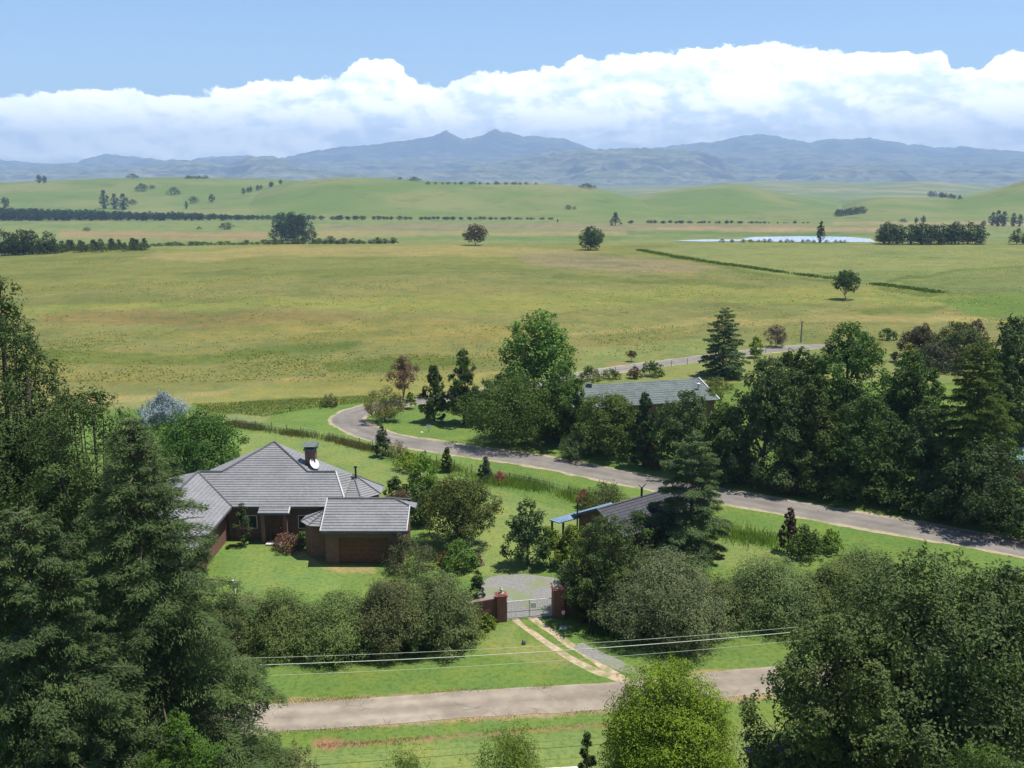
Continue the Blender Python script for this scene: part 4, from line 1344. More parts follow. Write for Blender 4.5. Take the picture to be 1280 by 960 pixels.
def proto(kind):
    if kind in PROTO: return PROTO[kind]
    rng = np.random.default_rng(abs(hash(kind)) % 1000 if False else sum(map(ord, kind)))
    out = []
    for k in range(3):
        if kind == 'pine':
            lv, wd = broad(rng, 1, .36, base=.04, prof='oval', n=700, leaf=.085, nl=12, lobe=.42)
            c = (.020, .044, .026)
        elif kind == 'dense':
            lv, wd = broad(rng, 1, .42, base=.02, prof='egg', n=1500, leaf=.06, nl=18, lobe=.36)
            c = (.030, .052, .026)
        elif kind == 'mass':
            lv, wd = broad(rng, 1, .45, base=0, prof='dome', n=2600, leaf=.055, nl=22, lobe=.36)
            c = (.026, .048, .026)
        elif kind == 'poplar':
            lv, wd = broad(rng, 1, .20, base=.03, prof='oval', n=500, leaf=.07, nl=12, lobe=.5)
            c = (.030, .055, .035)
        elif kind == 'fir':
            lv, wd = broad(rng, 1, .42, base=.02, prof='cone', n=900, leaf=.07, nl=14, lobe=.4)
            c = (.020, .042, .028)
        else:
            lv, wd = broad(rng, 1, .75, base=0, prof='dome', n=600, leaf=.11, nl=12, lobe=.38)
            c = (.050, .072, .030)
        V = np.concatenate([lv[0], wd[0]])
        Q = np.concatenate([lv[1], wd[1] + len(lv[0])])
        mi = np.concatenate([np.zeros(len(lv[1])), np.ones(len(wd[1]))])
        v = np.concatenate([lv[2], np.zeros(len(wd[1]))])
        out.append(np_mesh('far_' + kind, V, Q, [fmat(c), M['bark']], mi=mi, v=v))
    PROTO[kind] = out
    return out


FR = random.Random(5)
ORD = ('first second third fourth fifth sixth seventh eighth ninth tenth eleventh twelfth thirteenth fourteenth fifteenth sixteenth '
       'seventeenth eighteenth nineteenth twentieth twenty-first twenty-second twenty-third twenty-fourth').split()


def far(kind, x, y, z, h, label, group=None, wx=1.0, name='distant_tree', cat='tree'):
    o = link(name, FR.choice(proto(kind)), None, (x, y, z - .02 * h))
    o.scale = (h * wx, h * wx, h)
    o.rotation_euler = (0, 0, FR.uniform(0, 6.28))
    return tag(o, label, cat, group)


def far_px(kind, px, yb, yt, label, group=None, wx=1.0, D=None, **kw):
    if D is None:
        b = G(px, yb)
    else:
        q = atD(px, yt, D)
        b = (q[0], D, surf_z(q[0], D))
    h = atD(px, yt, b[1])[2] - b[2]
    if h < .5: return
    h *= 1.18
    far(kind, b[0], b[1], b[2], h, label, group, wx, **kw)


def row(kind, x0, x1, yt0, yt1, step, label, group, D=None, yb=None, jit=1.0, wx=1.0, dj=8, **kw):
    n = max(1, int(round((x1 - x0) / step)))
    base_label = label
    for i in range(n):
        if n > 24 and FR.random() < .06: continue
        if n <= 24:
            label = ORD[i] + ' from the left, ' + base_label
        f = (i + FR.uniform(-.48, .48)) / max(n - 1, 1)
        px = x0 + (x1 - x0) * f
        yt = yt0 + (yt1 - yt0) * f + FR.uniform(-jit, jit) * FR.uniform(.5, 1.6)
        if yb is not None:
            b0 = yb[0] + (yb[1] - yb[0]) * f
            far_px(kind, px, b0, yt, label, group, wx * FR.uniform(.9, 1.15), **kw)
        else:
            far_px(kind, px, 0, yt, label, group, wx * FR.uniform(.9, 1.15), D=D + FR.uniform(-dj, dj), **kw)


g = 'dark trees of the long windbreak below the hills'
row('pine', -4, 280, 260.5, 267.5, 4.6, 'dark tree in the thick left end of the windbreak', g, D=1440, wx=1.5)
row('pine', 3, 280, 263, 269, 8, 'dark tree in the thick left end of the windbreak', g, D=1400, wx=1.7)
row('pine', 284, 690, 268.8, 272, 5.2, 'dark tree in the thin right end of the windbreak', g, D=1430, jit=.6, wx=2.3)
far_px('fir', 697, 278, 274, 'lone small tree at the right end of the windbreak')
far_px('fir', 769, 282, 266, 'dark pointed tree standing alone right of the windbreak', wx=1.05)
row('pine', 786, 1008, 275.5, 277, 5.5, 'dark tree in the low line above the pond', 'dark trees in the low line above the pond', D=1290, jit=.8, wx=2.3)
row('dense', 1112, 1222, 281, 281, 10.5, 'dense dark tree in the tight row right of the pond', 'dense dark trees in the row right of the pond', yb=(305.2, 305.2), jit=1.5, wx=1.45)
far_px('dense', 1110, 304.8, 279, 'left tall tree at the end of the row right of the pond')
far_px('dense', 1271, 305.5, 287, 'dark tree right of the gap at the right edge', wx=1.1)
far_px('dense', 1286, 305.5, 287, 'dark tree cut by the right edge at field level', wx=1.1)
far_px('mass', 353, 300.5, 268, 'left tree of the tall dark clump in the fields')
far_px('mass', 366, 300.5, 267, 'middle tree of the tall dark clump in the fields')
far_px('mass', 378, 300.5, 269, 'right tree of the tall dark clump in the fields')
g = 'dark trees in the left field hedge'
for k_, (x, yt) in enumerate(((2, 289), (14, 292), (26, 288), (38, 289), (60, 291))):
    far_px('dense', x, 0, yt, ORD[k_] + ' from the left, tall dark tree at the left end of the field hedge', g, D=455, wx=1.1)
row('fir', 46, 180, 302, 300, 7, 'short dark conifer in the left field hedge', g, D=470, jit=2.5, wx=1.35)
row('bush', 0, 180, 306, 304, 8, 'dark bush at the foot of the left field hedge', 'bushes at the foot of the field hedge', D=462, jit=1.5, name='distant_bush', cat='shrub')
row('bush', 182, 345, 304, 300.5, 8.5, 'small dark bush in the thin middle of the field hedge', 'small bushes of the field hedge centre', D=525, jit=1.5, wx=1.6, name='distant_bush', cat='shrub')
row('dense', 345, 490, 299, 298, 7, 'small dark tree at the right end of the field hedge', 'small trees at the right end of the field hedge', D=545, jit=2.2, wx=1.7)
row('bush', 545, 600, 304, 304, 9, 'low bush along the field edge beside the round tree', 'low bushes beside the round field tree', D=540, jit=.6, name='distant_bush', cat='shrub')
# hill trees
HT = [('pine', 49, 229, 219, 1, 'left of two trees on the left skyline'), ('pine', 56, 229, 220, .9, 'right of two trees on the left skyline'),
      ('bush', 166, 223, 217, 1.6, 'dark round clump on the left hill skyline'), ('bush', 178, 239, 229, 1.1, 'largest dark clump on the left hillside'),
      ('bush', 190, 236, 231, 1, 'small bush right of the largest hillside clump'), ('bush', 218, 243, 234, 1.2, 'dark rounded clump in the middle of the left hillside'),
      ('poplar', 131, 261, 240, 1.3, 'tall dark poplar on the left hillside'), ('poplar', 144, 261, 244, 1.5, 'middle poplar of three on the left hillside'),
      ('poplar', 155, 262, 244, 1.7, 'right and widest poplar of three on the left hillside'), ('bush', 166, 256, 249, 1, 'bush beside the three hillside poplars'),
      ('bush', 242, 254, 245, .9, 'round tree on the slope above the windbreak'), ('poplar', 233, 261, 252, 1.2, 'thin tree low on the slope above the windbreak'),
      ('pine', 265, 253, 243, 1, 'tree right of the round tree on the slope'), ('pine', 7, 260, 247, 1, 'pale tree at the left edge of the hillside'),
      ('bush', 500, 224.5, 221, 1.2, 'small bush on the central hill skyline'), ('bush', 518, 226.5, 221, 1.7, 'dark clump on the central hill skyline'),
      ('bush', 734, 236, 229, 1.8, 'dark clump on the right shoulder of the central hill'), ('bush', 710, 262, 256, .9, 'left bush of a pair on the central slope'),
      ('bush', 718, 262, 258, .8, 'right bush of a pair on the central slope'), ('bush', 284, 287, 278, 1.3, 'dark clump in the field left of the tall clump'),
      ('bush', 109, 289, 284, 1.2, 'lone bush at the left of the brown field'), ('bush', 249, 287, 283, 1.2, 'lone bush in the middle of the brown field'),
      ('poplar', 1240, 282, 267, 1.4, 'left tall tree of the group at the right hill foot'), ('poplar', 1247, 283, 265, 1.4, 'second tall tree of the group at the right hill foot'),
      ('poplar', 1254, 283, 266, 1.4, 'third tall tree of the group at the right hill foot'), ('poplar', 1266, 283, 268, 1.3, 'tree left of the edge at the right hill foot'),
      ('poplar', 1274, 283, 269, 1.3, 'tree nearest the edge at the right hill foot'), ('pine', 1229, 285, 276, 1, 'short tree left of the group at the right hill foot'),
      ('pine', 1154, 279, 270, 1, 'small tree at the foot of the right hill'), ('pine', 1145, 279, 272, 1, 'smallest tree at the foot of the right hill'),
      ('bush', 1129, 278, 273, 1.2, 'bush at the left foot of the right hill')]
for k, x, yb, yt, wx, lb in HT:
    far_px(k, x, yb, yt, lb, None, wx, **(dict(name='distant_bush', cat='shrub') if k == 'bush' else {}))
row('pine', 303, 349, 236, 225, 6, 'tree in the diagonal line climbing the left hill', 'trees in the diagonal line on the left hill', yb=(243, 231), jit=.5)
row('bush', 232, 258, 219.5, 219.5, 5, 'tree in the short line on the left skyline', 'trees in the short skyline line', yb=(223.5, 223.5), jit=.4, wx=1.2, name='distant_bush', cat='shrub')
row('bush', 536, 668, 227, 227.5, 7, 'tiny bush along the central skyline', 'tiny bushes along the central skyline', yb=(230.5, 231), jit=.5, name='distant_bush', cat='shrub')
row('bush', 1046, 1076, 263, 258, 4.5, 'bush in the scrub patch on the right slope', 'bushes in the scrub patch on the right slope', yb=(271, 267), jit=1, name='distant_bush', cat='shrub')
row('dense', 1164, 1198, 239, 244, 4.5, 'tree in the dark plantation block below the mountains', 'trees of the dark plantation block', yb=(246, 249), jit=.4, wx=1.3)
row('bush', 905, 1060, 298.5, 300, 9, 'reed bush at the near shore of the pond', 'reed bushes along the pond', yb=(303.2, 303.6), jit=.7, name='distant_bush', cat='shrub')
far_px('oval' if False else 'pine', 1025, 303.5, 278, 'thin pale tree standing at the pond shore', wx=.55)
# individual field trees
tree('round', 594, 306.5, 278.5, 31, (.075, .070, .045), 'round brownish tree on the crest of the big field', cover=5, lp=1.8, opts=dict(base=.12, nl=20, lobe=.3))
tree('round', 738, 312.5, 280, 33, (.050, .085, .036), 'round green tree on the field left of the pond', cover=6, lp=1.8, opts=dict(base=.02, nl=22, lobe=.3))
tree('round', 1057, 374.5, 336, 34, (.045, .075, .026), 'lone umbrella shaped tree with bare trunk in the field', cover=6, lp=1.8, opts=dict(base=.26, nl=26, lobe=.28, tight=1))
print('trees done')


# ------------------------------------------------------------------ tiled roofs
def clip(poly, zc, above):
    out = []
    n = len(poly)
    for i in range(n):
        a, b = poly[i], poly[(i + 1) % n]
        ia = (a[2] >= zc) if above else (a[2] <= zc)
        ib = (b[2] >= zc) if above else (b[2] <= zc)
        if ia: out.append(a)
        if ia != ib:
            f = (zc - a[2]) / (b[2] - a[2])
            out.append(a + (b - a) * f)
    return out


def tiled(mb, poly, course=.135, lap=.045):
    """lapped tile courses over one roof plane (polygon counter-clockwise seen from above)"""
    P_ = [np.array(p, float) for p in poly]
    n = np.cross(P_[1] - P_[0], P_[2] - P_[0])
    n /= np.linalg.norm(n)
    if n[2] < 0:
        n = -n
        P_ = P_[::-1]
    z0 = min(p[2] for p in P_)
    z1 = max(p[2] for p in P_)
    mb.poly([p - n * .02 for p in P_])
    z = z0
    while z < z1 - 1e-3:
        zt = min(z + course, z1)
        q = clip(clip(P_, z, True), zt, False)
        if len(q) >= 3:
            r = []
            for p in q:
                f = 1 - (p[2] - z) / (zt - z)
                r.append(p + n * lap * f)
            mb.poly(r)
            # the butt edge of the course
            for i in range(len(q)):
                a, b = q[i], q[(i + 1) % len(q)]
                if abs(a[2] - z) < 1e-4 and abs(b[2] - z) < 1e-4 and np.linalg.norm(a - b) > .02:
                    mb.poly([a + n * .004, b + n * .004, b + n * lap, a + n * lap])
        z = zt
    return n


def caps(mb, a, b, r=.10):
    mb.tube([np.array(a) + (0, 0, .05), np.array(b) + (0, 0, .05)], r, 6)


# ------------------------------------------------------------------ the brick house
HX, HY = -23.07, 81.7
house = empty('brick_house', (-20, 84, 0), 'brown brick house with grey tiled hip roofs and a chimney', 'house')


def sub(mb, name, mat, parent=house, **kw):
    off = parent.location if parent and parent.parent is None else (0, 0, 0)
    ox, oy, oz = off
    mb.v = [(a - ox, b - oy, c - oz) for a, b, c in mb.v]
    return mb.build(name, mat, parent, **kw)


EZ = 3.2
SL = .45
half = 8.25
yA = HY + half
zA = EZ + SL * half
rf = MB()
# main block: front slope joined with the low right wing; its back ends in a gable wall
yr = HY + 4.25
zr = EZ + SL * 4.25
xl, xr_ = HX - half, HX + half
ap = (HX, yA, zA)
yg = yA + .25
tiled(rf, [(-25.1, HY, EZ), (-16.0, HY, EZ), (-15.2, HY + .9, EZ + SL * .9), (-16.5, yr, zr), (HX + half - 4.25, yr, zr), ap, (HX - half + 4.25, yr, zr), (-29.35, yr, zr)])
tiled(rf, [ap, (HX + half - 4.25, yr, zr), (HX + half, HY + half - 4.0, EZ), (HX + half, yg, EZ)])
tiled(rf, [ap, (HX - half, yg, EZ), (HX - half, HY + 4.25, EZ), (HX - half + 4.25, yr, zr)])
tiled(rf, [(HX + half - 4.25, yr, zr), (-16.5, yr, zr), (-14.5, HY + 8.3, EZ), (HX + half, HY + 8.3, EZ)])
# left wing towards the viewer: ridge along y
xw1, xw0 = -25.1, -33.6
xm = (xw0 + xw1) / 2
yw0 = 66.0
tiled(rf, [(xw1, yw0, EZ), (xw1, HY, EZ), (xm, yr, zr), (xm, yw0 + 4.25, zr)])
tiled(rf, [(xw0, yw0, EZ), (xm, yw0 + 4.25, zr), (xm, yr, zr), (xw0, HY + 8.5, EZ)])
tiled(rf, [(xw0, yw0, EZ), (xw1, yw0, EZ), (xm, yw0 + 4.25, zr)])
# octagonal bay on the right
bc = np.array((-14.9, 86.3))
br = 2.9
bz = EZ + .02
bap = (bc[0], bc[1], 4.75)
pts8 = [(bc[0] + br * math.cos(math.radians(22.5 + 45 * k)), bc[1] + br * math.sin(math.radians(22.5 + 45 * k)), bz) for k in range(8)]
for k in range(8):
    tiled(rf, [pts8[k], pts8[(k + 1) % 8], bap])
tiled(rf, [(-16.5, yr, zr - .02), (-15.2, HY + .9, EZ + SL * .9 - .02), (bap[0], bap[1], bap[2] + .01)])
# small porch roof
tiled(rf, [(-22.6, HY - .75, EZ - .34), (-19.9, HY - .75, EZ - .34), (-19.9, HY + .05, EZ + .02), (-22.6, HY + .05, EZ + .02)])
roof = sub(rf, 'roof', M['tile'])
cp = MB()
for a, b in ((ap, (HX + half - 4.25, yr, zr)), (ap, (HX - half + 4.25, yr, zr)), ((-29.35, yr, zr), (-25.1, HY, EZ)),
             ((xm, yr, zr), (xm, yw0 + 4.25, zr)),
             ((xm, yw0 + 4.25, zr), (xw1, yw0, EZ)), ((xm, yr, zr), (HX - half + 4.25, yr, zr)), ((HX + half - 4.25, yr, zr), (-16.5, yr, zr))):
    caps(cp, a, b)
for k in (5, 6, 7, 0):
    caps(cp, bap, pts8[k], .07)
c_ = sub(cp, 'ridge_cap', M['ridge'], house)
fa = MB()
for a, b in (((-25.0, HY - .02, EZ - .08), (-16.0, HY - .02, EZ - .08)), ((xw1 + .02, yw0, EZ - .08), (xw1 + .02, HY - .1, EZ - .08)),
             ((-22.6, HY - .77, EZ - .42), (-19.9, HY - .77, EZ - .42))):
    fa.bar(a, b, .05, .2)
sub(fa, 'gutter', M['fascia'], house)
vg = MB()
vg.bar((-15.95, HY, EZ + .06), (-15.15, HY + .95, EZ + .50), .12, .12)
vg.bar((-15.15, HY + .95, EZ + .5), (-16.45, yr, zr + .06), .12, .12)
sub(vg, 'white_verge', M['verge'], house)
vg = MB()
vg.bar((-19.85, HY - .78, EZ - .36), (-19.85, HY - .1, EZ - .02), .10, .2)
sub(vg, 'white_verge', M['verge'], house)
# walls (set in under the eaves)
wl = MB()
wl.box(-25.6, -15.9, HY + .45, HY + .7, -.1, EZ - .12)
wl.poly([(xl + .5, yg - .3, -.1), (xr_ - .5, yg - .3, -.1), (xr_ - .5, yg - .3, EZ + .1), (HX, yg - .3, zA - .15), (xl + .5, yg - .3, EZ + .1)])
wl.poly([(-16.52, yr - .02, zr - .06), (-15.25, HY + .92, EZ + SL * .9 - .06), (-15.25, HY + .92, EZ - .1), (-16.52, yr - .02, EZ - .1)])
wl.box(xr_ - .75, xr_ - .5, HY + .7, yg - .3, -.1, EZ - .1)
wl.box(xw1 - .85, xw1 - .6, yw0 + .6, HY + .45, -.1, EZ - .12)
wl.box(xw0 + .6, xw0 + .85, yw0 + .6, HY + 8.0, -.1, EZ - .12)
wl.box(xw0 + .85, xw1 - .85, yw0 + .6, yw0 + .85, -.1, EZ - .12)
wl.box(-22.4, -22.05, HY - .6, HY - .25, -.1, EZ - .5)
wl.box(-20.45, -20.1, HY - .6, HY - .25, -.1, EZ - .5)
b8 = [((bc[0] + (br - .5) * math.cos(math.radians(22.5 + 45 * k))), (bc[1] + (br - .5) * math.sin(math.radians(22.5 + 45 * k)))) for k in range(8)]
for k in range(8):
    a, b = b8[k], b8[(k + 1) % 8]
    wl.poly([(a[0], a[1], -.1), (b[0], b[1], -.1), (b[0], b[1], EZ), (a[0], a[1], EZ)])
sub(wl, 'wall', M['brick'], house)
dr = MB()
dr.box(-21.75, -20.75, HY + .38, HY + .447, .1, 2.2)
d_ = sub(dr, 'door', M['wood'], house)
hd = MB()
hd.box(-20.9, -20.84, HY + .33, HY + .376, 1.0, 1.12)
hd.v = [(a - house.location.x, b - house.location.y, c) for a, b, c in hd.v]
hd.build('handle', M['galv'], d_)
for x0, x1, z0 in ((-24.6, -23.0, 1.0), (-19.3, -17.9, 1.0)):
    w_ = MB()
    w_.box(x0, x1, HY + .40, HY + .447, z0, z0 + 1.25)
    wo_ = sub(w_, 'window', M['white'], house)
    gl = MB()
    xm_ = (x0 + x1) / 2
    for a, b in ((x0 + .06, xm_ - .03), (xm_ + .03, x1 - .06)):
        gl.box(a, b, HY + .385, HY + .398, z0 + .06, z0 + 1.19)
    gl.v = [(a - house.location.x, b - house.location.y, c) for a, b, c in gl.v]
    gl.build('pane', M['glass'], wo_)
st = MB()
st.box(-21.9, -20.6, HY - 1.35, HY - .62, -.05, .16)
sub(st, 'step', M['stone'], house)
# chimney
ch = MB()
cx_, cy_ = -19.15, 88.0
ch.box(cx_ - .48, cx_ + .48, cy_ - .48, cy_ + .48, 4.2, 6.75)
cho = sub(ch, 'chimney', M['brick'], house)
cc = MB()
cc.box(cx_ - .60, cx_ + .60, cy_ - .60, cy_ + .60, 6.753, 6.87)
for i, j in ((-1, -1), (1, -1), (1, 1), (-1, 1)):
    cc.box(cx_ + i * .45 - .07, cx_ + i * .45 + .07, cy_ + j * .45 - .07, cy_ + j * .45 + .07, 6.87, 7.15)
zt_ = 7.15
cc.poly([(cx_ - .68, cy_ - .68, zt_), (cx_ + .68, cy_ - .68, zt_), (cx_ + .68, cy_, zt_ + .32), (cx_ - .68, cy_, zt_ + .32)])
cc.poly([(cx_ + .68, cy_ + .68, zt_), (cx_ - .68, cy_ + .68, zt_), (cx_ - .68, cy_, zt_ + .32), (cx_ + .68, cy_, zt_ + .32)])
cc.poly([(cx_ - .68, cy_ - .68, zt_ - .01), (cx_ - .68, cy_ + .68, zt_ - .01), (cx_ + .68, cy_ + .68, zt_ - .01), (cx_ + .68, cy_ - .68, zt_ - .01)])
cc.poly([(cx_ - .68, cy_ - .68, zt_), (cx_ - .68, cy_, zt_ + .32), (cx_ - .68, cy_ + .68, zt_)])
cc.poly([(cx_ + .68, cy_ - .68, zt_), (cx_ + .68, cy_ + .68, zt_), (cx_ + .68, cy_, zt_ + .32)])
cc.v = [(a - house.location.x, b - house.location.y, c) for a, b, c in cc.v]
cc.build('chimney_cap', M['corr'], cho)
# vent pipe over the bay
vp = MB()
vp.tube([(-14.6, 85.9, 4.4), (-14.6, 85.9, 5.55)], .09, 8)
vp.tube([(-14.6, 85.9, 5.56), (-14.6, 85.9, 5.7)], .15, 8)
sub(vp, 'vent_pipe', M['black'], house, smooth=False)
# satellite dish on the roof, part of the house
di = MB()
dc = np.array((-18.78, 87.35, 5.45))
dirv = np.array((.72, -.40, .55))
dirv /= np.linalg.norm(dirv)
e1 = np.cross(dirv, (0, 0, 1.0))
e1 /= np.linalg.norm(e1)
e2 = np.cross(e1, dirv)
rings = [(0.02, 0), (.2, .015), (.4, .06), (.56, .12), (.57, .13), (.4, .075), (.2, .03), (.02, .014)]
NS = 20
for r_, z_ in rings:
    for k in range(NS):
        an_ = 2 * math.pi * k / NS
        di.v.append(tuple(dc + dirv * z_ + (e1 * math.cos(an_) + e2 * math.sin(an_)) * r_))
for i in range(len(rings) - 1):
    for k in range(NS):
        k2 = (k + 1) % NS
        di.f.append((i * NS + k, i * NS + k2, (i + 1) * NS + k2, (i + 1) * NS + k))
dish = sub(di, 'satellite_dish', M['white'], house, smooth=True)
dm = MB()
dm.tube([(-18.95, 87.5, 4.7), tuple(dc - dirv * .05)], .035, 6)
dm.tube([tuple(dc + dirv * .02 + np.array((0, 0, -.5))), tuple(dc + dirv * .55)], .015, 5)
dm.v = [(a - house.location.x, b - house.location.y, c) for a, b, c in dm.v]
dm.build('dish_mount', M['black'], dish)

# garage, half-hipped gable roof, joined to the house
gx0, gx1, gy0, gym, gz = -16.0, -8.85, 75.9, 79.5, 3.1
gs = .445
gzr = gz + gs * (gym - gy0)
gy1 = 2 * gym - gy0 - .6
gj = 1.35
gr = MB()
jz = gzr - gs * gj * .62
jy = gy0 + (jz - gz) / gs
tiled(gr, [(gx0, gy0, gz), (gx1, gy0, gz), (gx1, jy, jz), (gx1 - gj, gym, gzr), (gx0, gym, gzr)])
jy2 = 2 * gym - jy
gz1 = gzr - gs * (gy1 - gym)
tiled(gr, [(gx1, gy1, gz1), (gx0, gy1, gz1), (gx0, gym, gzr), (gx1 - gj, gym, gzr), (gx1, jy2, jz)])
tiled(gr, [(gx1 + .5, jy + .15, jz - .25), (gx1 + .5, jy2 - .15, jz - .25), (gx1 - gj, gym, gzr)])
# little hipped bay roof at the left front corner of the garage
hb = (-16.4, 79.0)
hp = [(hb[0] + 1.9 * math.cos(math.radians(a)), hb[1] + 1.9 * math.sin(math.radians(a)), 3.0) for a in (150, 195, 240, 285)]
for k in range(3):
    tiled(gr, [hp[k], hp[k + 1], (hb[0] + .45, hb[1], 3.95)])
sub(gr, 'roof', M['tile'], house)
gc = MB()
caps(gc, (gx0, gym, gzr), (gx1 - gj, gym, gzr))
caps(gc, (gx1 - gj, gym, gzr), (gx1, jy, jz), .08)
caps(gc, (gx1 - gj, gym, gzr), (gx1, jy2, jz), .08)
for k in range(1, 4): caps(gc, (hb[0] + .45, hb[1], 3.95), hp[k], .06)
sub(gc, 'ridge_cap', M['ridge'], house)
gv = MB()
gv.bar((gx0 - .04, gy0 - .05, gz + .02), (gx0 - .04, gym, gzr + .04), .09, .14)
sub(gv, 'white_verge', M['verge'], house)
gv = MB()
gv.bar((gx1 + .05, gy0 - .05, gz + .02), (gx1 + .05, jy, jz + .04), .09, .14)
sub(gv, 'white_verge', M['verge'], house)
gf = MB()
gf.bar((gx0, gy0 - .04, gz - .10), (gx1, gy0 - .04, gz - .10), .06, .24)
gf.bar((gx1 + .52, jy + .12, jz - .33), (gx1 + .52, jy2 - .12, jz - .33), .05, .14)
sub(gf, 'gutter', M['fascia'], house)
gw = MB()
fy = gy0 + .45
wx0, wx1 = gx0 + .25, gx1 - .35
dx0, dx1 = -14.6, -10.4
gw.box(wx0, dx0, fy, fy + .25, -.1, gz - .05)
gw.box(dx1, wx1, fy, fy + .25, -.1, gz - .05)
gw.box(dx0, dx1, fy, fy + .25, 2.35, gz - .05)
gw.poly([(wx1, fy + .25, -.1), (wx1, gy1 - .3, -.1), (wx1, gy1 - .3, gz1), (wx1, jy2, jz - .06), (wx1, jy, jz - .06), (wx1, fy + .25, gz + .1)])
gw.box(wx0, wx0 + .22, fy + .25, gy1 - .3, -.1, gz - .05)
# bay wall
for k in range(3):
    a = np.array(hp[k][:2]) * .82 + np.array(hb) * .18
    b = np.array(hp[k + 1][:2]) * .82 + np.array(hb) * .18
    gw.poly([(a[0], a[1], -.1), (b[0], b[1], -.1), (b[0], b[1], 3.0), (a[0], a[1], 3.0)])
sub(gw, 'wall', M['brick'], house)
gd = MB()
for k in range(6):
    gd.box(dx0 + .03, dx1 - .03, fy + .10, fy + .14, .02 + k * .385, .02 + k * .385 + .37)
sub(gd, 'garage_door', M['wood'], house)

# ------------------------------------------------------------------ cottage with dark roof and blue sheet carport
cot = empty('cottage', (12, 81, 0), 'small brick cottage with dark tiled roof half hidden by trees', 'house')
R0 = np.array(P(746, 637, 4.3))
R1 = np.array(P(852, 607, 4.3))
dd = (R1 - R0) / np.linalg.norm(R1 - R0)
pr_ = np.array((dd[1], -dd[0], 0))
R1 = R0 + dd * 11
cr = MB()
wv, hv = 3.3, 1.55
for sg in (1, -1):
    e0 = R0 + pr_ * wv * sg - np.array((0, 0, hv))
    e1 = R1 + pr_ * wv * sg - np.array((0, 0, hv))
    tiled(cr, [R0, e0, e1, R1] if sg > 0 else [R0, R1, e1, e0], .14, .03)
sub(cr, 'roof', M['tile_dark'], cot)
cr2 = MB()
caps(cr2, R0, R1, .09)
for sg in (1, -1):
    cr2.bar(R0 + (0, 0, .03), R0 + pr_ * wv * sg - np.array((0, 0, hv - .03)), .06, .2)
sub(cr2, 'ridge_cap', M['ridge'], cot)
cw = MB()
A0 = R0 + dd * .5
A1 = R1 - dd * .5
for sg in (1, -1):
    a = A0 + pr_ * (wv - .5) * sg
    b = A1 + pr_ * (wv - .5) * sg
    cw.poly([(a[0], a[1], -.1), (b[0], b[1], -.1), (b[0], b[1], 4.3 - hv + .2), (a[0], a[1], 4.3 - hv + .2)])
for A in (A0, A1):
    a = A + pr_ * (wv - .5)
    b = A - pr_ * (wv - .5)
    cw.poly([(a[0], a[1], -.1), (b[0], b[1], -.1), (b[0], b[1], 4.3 - hv + .2), (A[0], A[1], 4.2), (a[0], a[1], 4.3 - hv + .2)])
sub(cw, 'wall', M['brick'], cot)
fl = MB()
f1 = R0 + dd * 5.4
for zz_, r_ in (((3.7, 5.2), .10),):
    fl.tube([(f1[0], f1[1], zz_[0]), (f1[0], f1[1], zz_[1])], r_, 8)
fl.bar((f1[0] - .3, f1[1], 5.42), (f1[0], f1[1], 5.15), .12, .05)
fl.bar((f1[0], f1[1], 5.15), (f1[0] + .35, f1[1], 5.5), .12, .05)
sub(fl, 'flue_pipe', M['black'], cot)
carp = empty('carport', P(728, 641, 0), 'low carport with flat blue grey sheet roof on brown posts', 'carport')
q = [np.array(P(a, b, z)) for a, b, z in ((687, 649.5, 2.75), (764, 628.0, 3.15), (771, 634.5, 3.0), (699, 653.5, 2.6))]
cpn = MB()
cpn.poly([q[0], q[3], q[2], q[1]])
cpn.poly([q[0] - (0, 0, .09), q[1] - (0, 0, .09), q[2] - (0, 0, .09), q[3] - (0, 0, .09)])
for i in range(4):
    a, b = q[i], q[(i + 1) % 4]
    cpn.poly([a, b, b - np.array((0, 0, .09)), a - np.array((0, 0, .09))])
for k in range(1, 24):
    f = k / 24
    cpn.bar(q[0] * (1 - f) + q[1] * f + (0, 0, .015), q[3] * (1 - f) + q[2] * f + (0, 0, .015), .05, .03)
sub(cpn, 'sheet_roof', M['bluemetal'], carp)
for i, f in ((0, .04), (1, .96), (2, .94), (3, .03)):
    c = q.copy() if False else None
for a in (q[3] * .93 + q[2] * .07, q[0] * .96 + q[1] * .04, q[3] * .5 + q[2] * .5):
    pm = MB()
    pm.box(a[0] - .1, a[0] + .1, a[1] - .02, a[1] + .18, -.1, a[2] - .1)
    sub(pm, 'post', M['wood'], carp)
pf_ = P(722, 650, 2.4)
pm = MB()
pm.tube([(pf_[0], pf_[1] + .3, 0), (pf_[0], pf_[1] + .3, 3.9)], .07, 8)
sub(pm, 'flue_pipe', M['black'], carp)

# ------------------------------------------------------------------ long house behind the trees
lh = empty('long_house', (18, 128, 0), 'long low house with weathered grey green sheet roof behind trees', 'house')
L0 = np.array((4.5, 125.7, 4.5))
L1 = np.array((26.15, 131.85, 4.5))
dl = (L1 - L0) / np.linalg.norm(L1 - L0)
pl = np.array((dl[1], -dl[0], 0))
lw_, lhh = 6.3, 1.7
lr_ = MB()
tiled(lr_, [L0, L0 + pl * lw_ - (0, 0, lhh), L1 + pl * lw_ - (0, 0, lhh), L1], .16, .03)
tiled(lr_, [L0, L1, L1 - pl * lw_ - (0, 0, lhh), L0 - pl * lw_ - (0, 0, lhh)], .16, .03)
sub(lr_, 'roof', M['corr'], lh)
lv_ = MB()
lv_.bar(L1 + dl * .06 + (0, 0, .06), L1 + dl * .06 + pl * lw_ - np.array((0, 0, lhh - .06)), .18, .16)
lv_.bar(L1 + dl * .06 + (0, 0, .06), L1 + dl * .06 - pl * lw_ - np.array((0, 0, lhh - .06)), .18, .16)
sub(lv_, 'white_verge', M['verge'], lh)
lwm = MB()
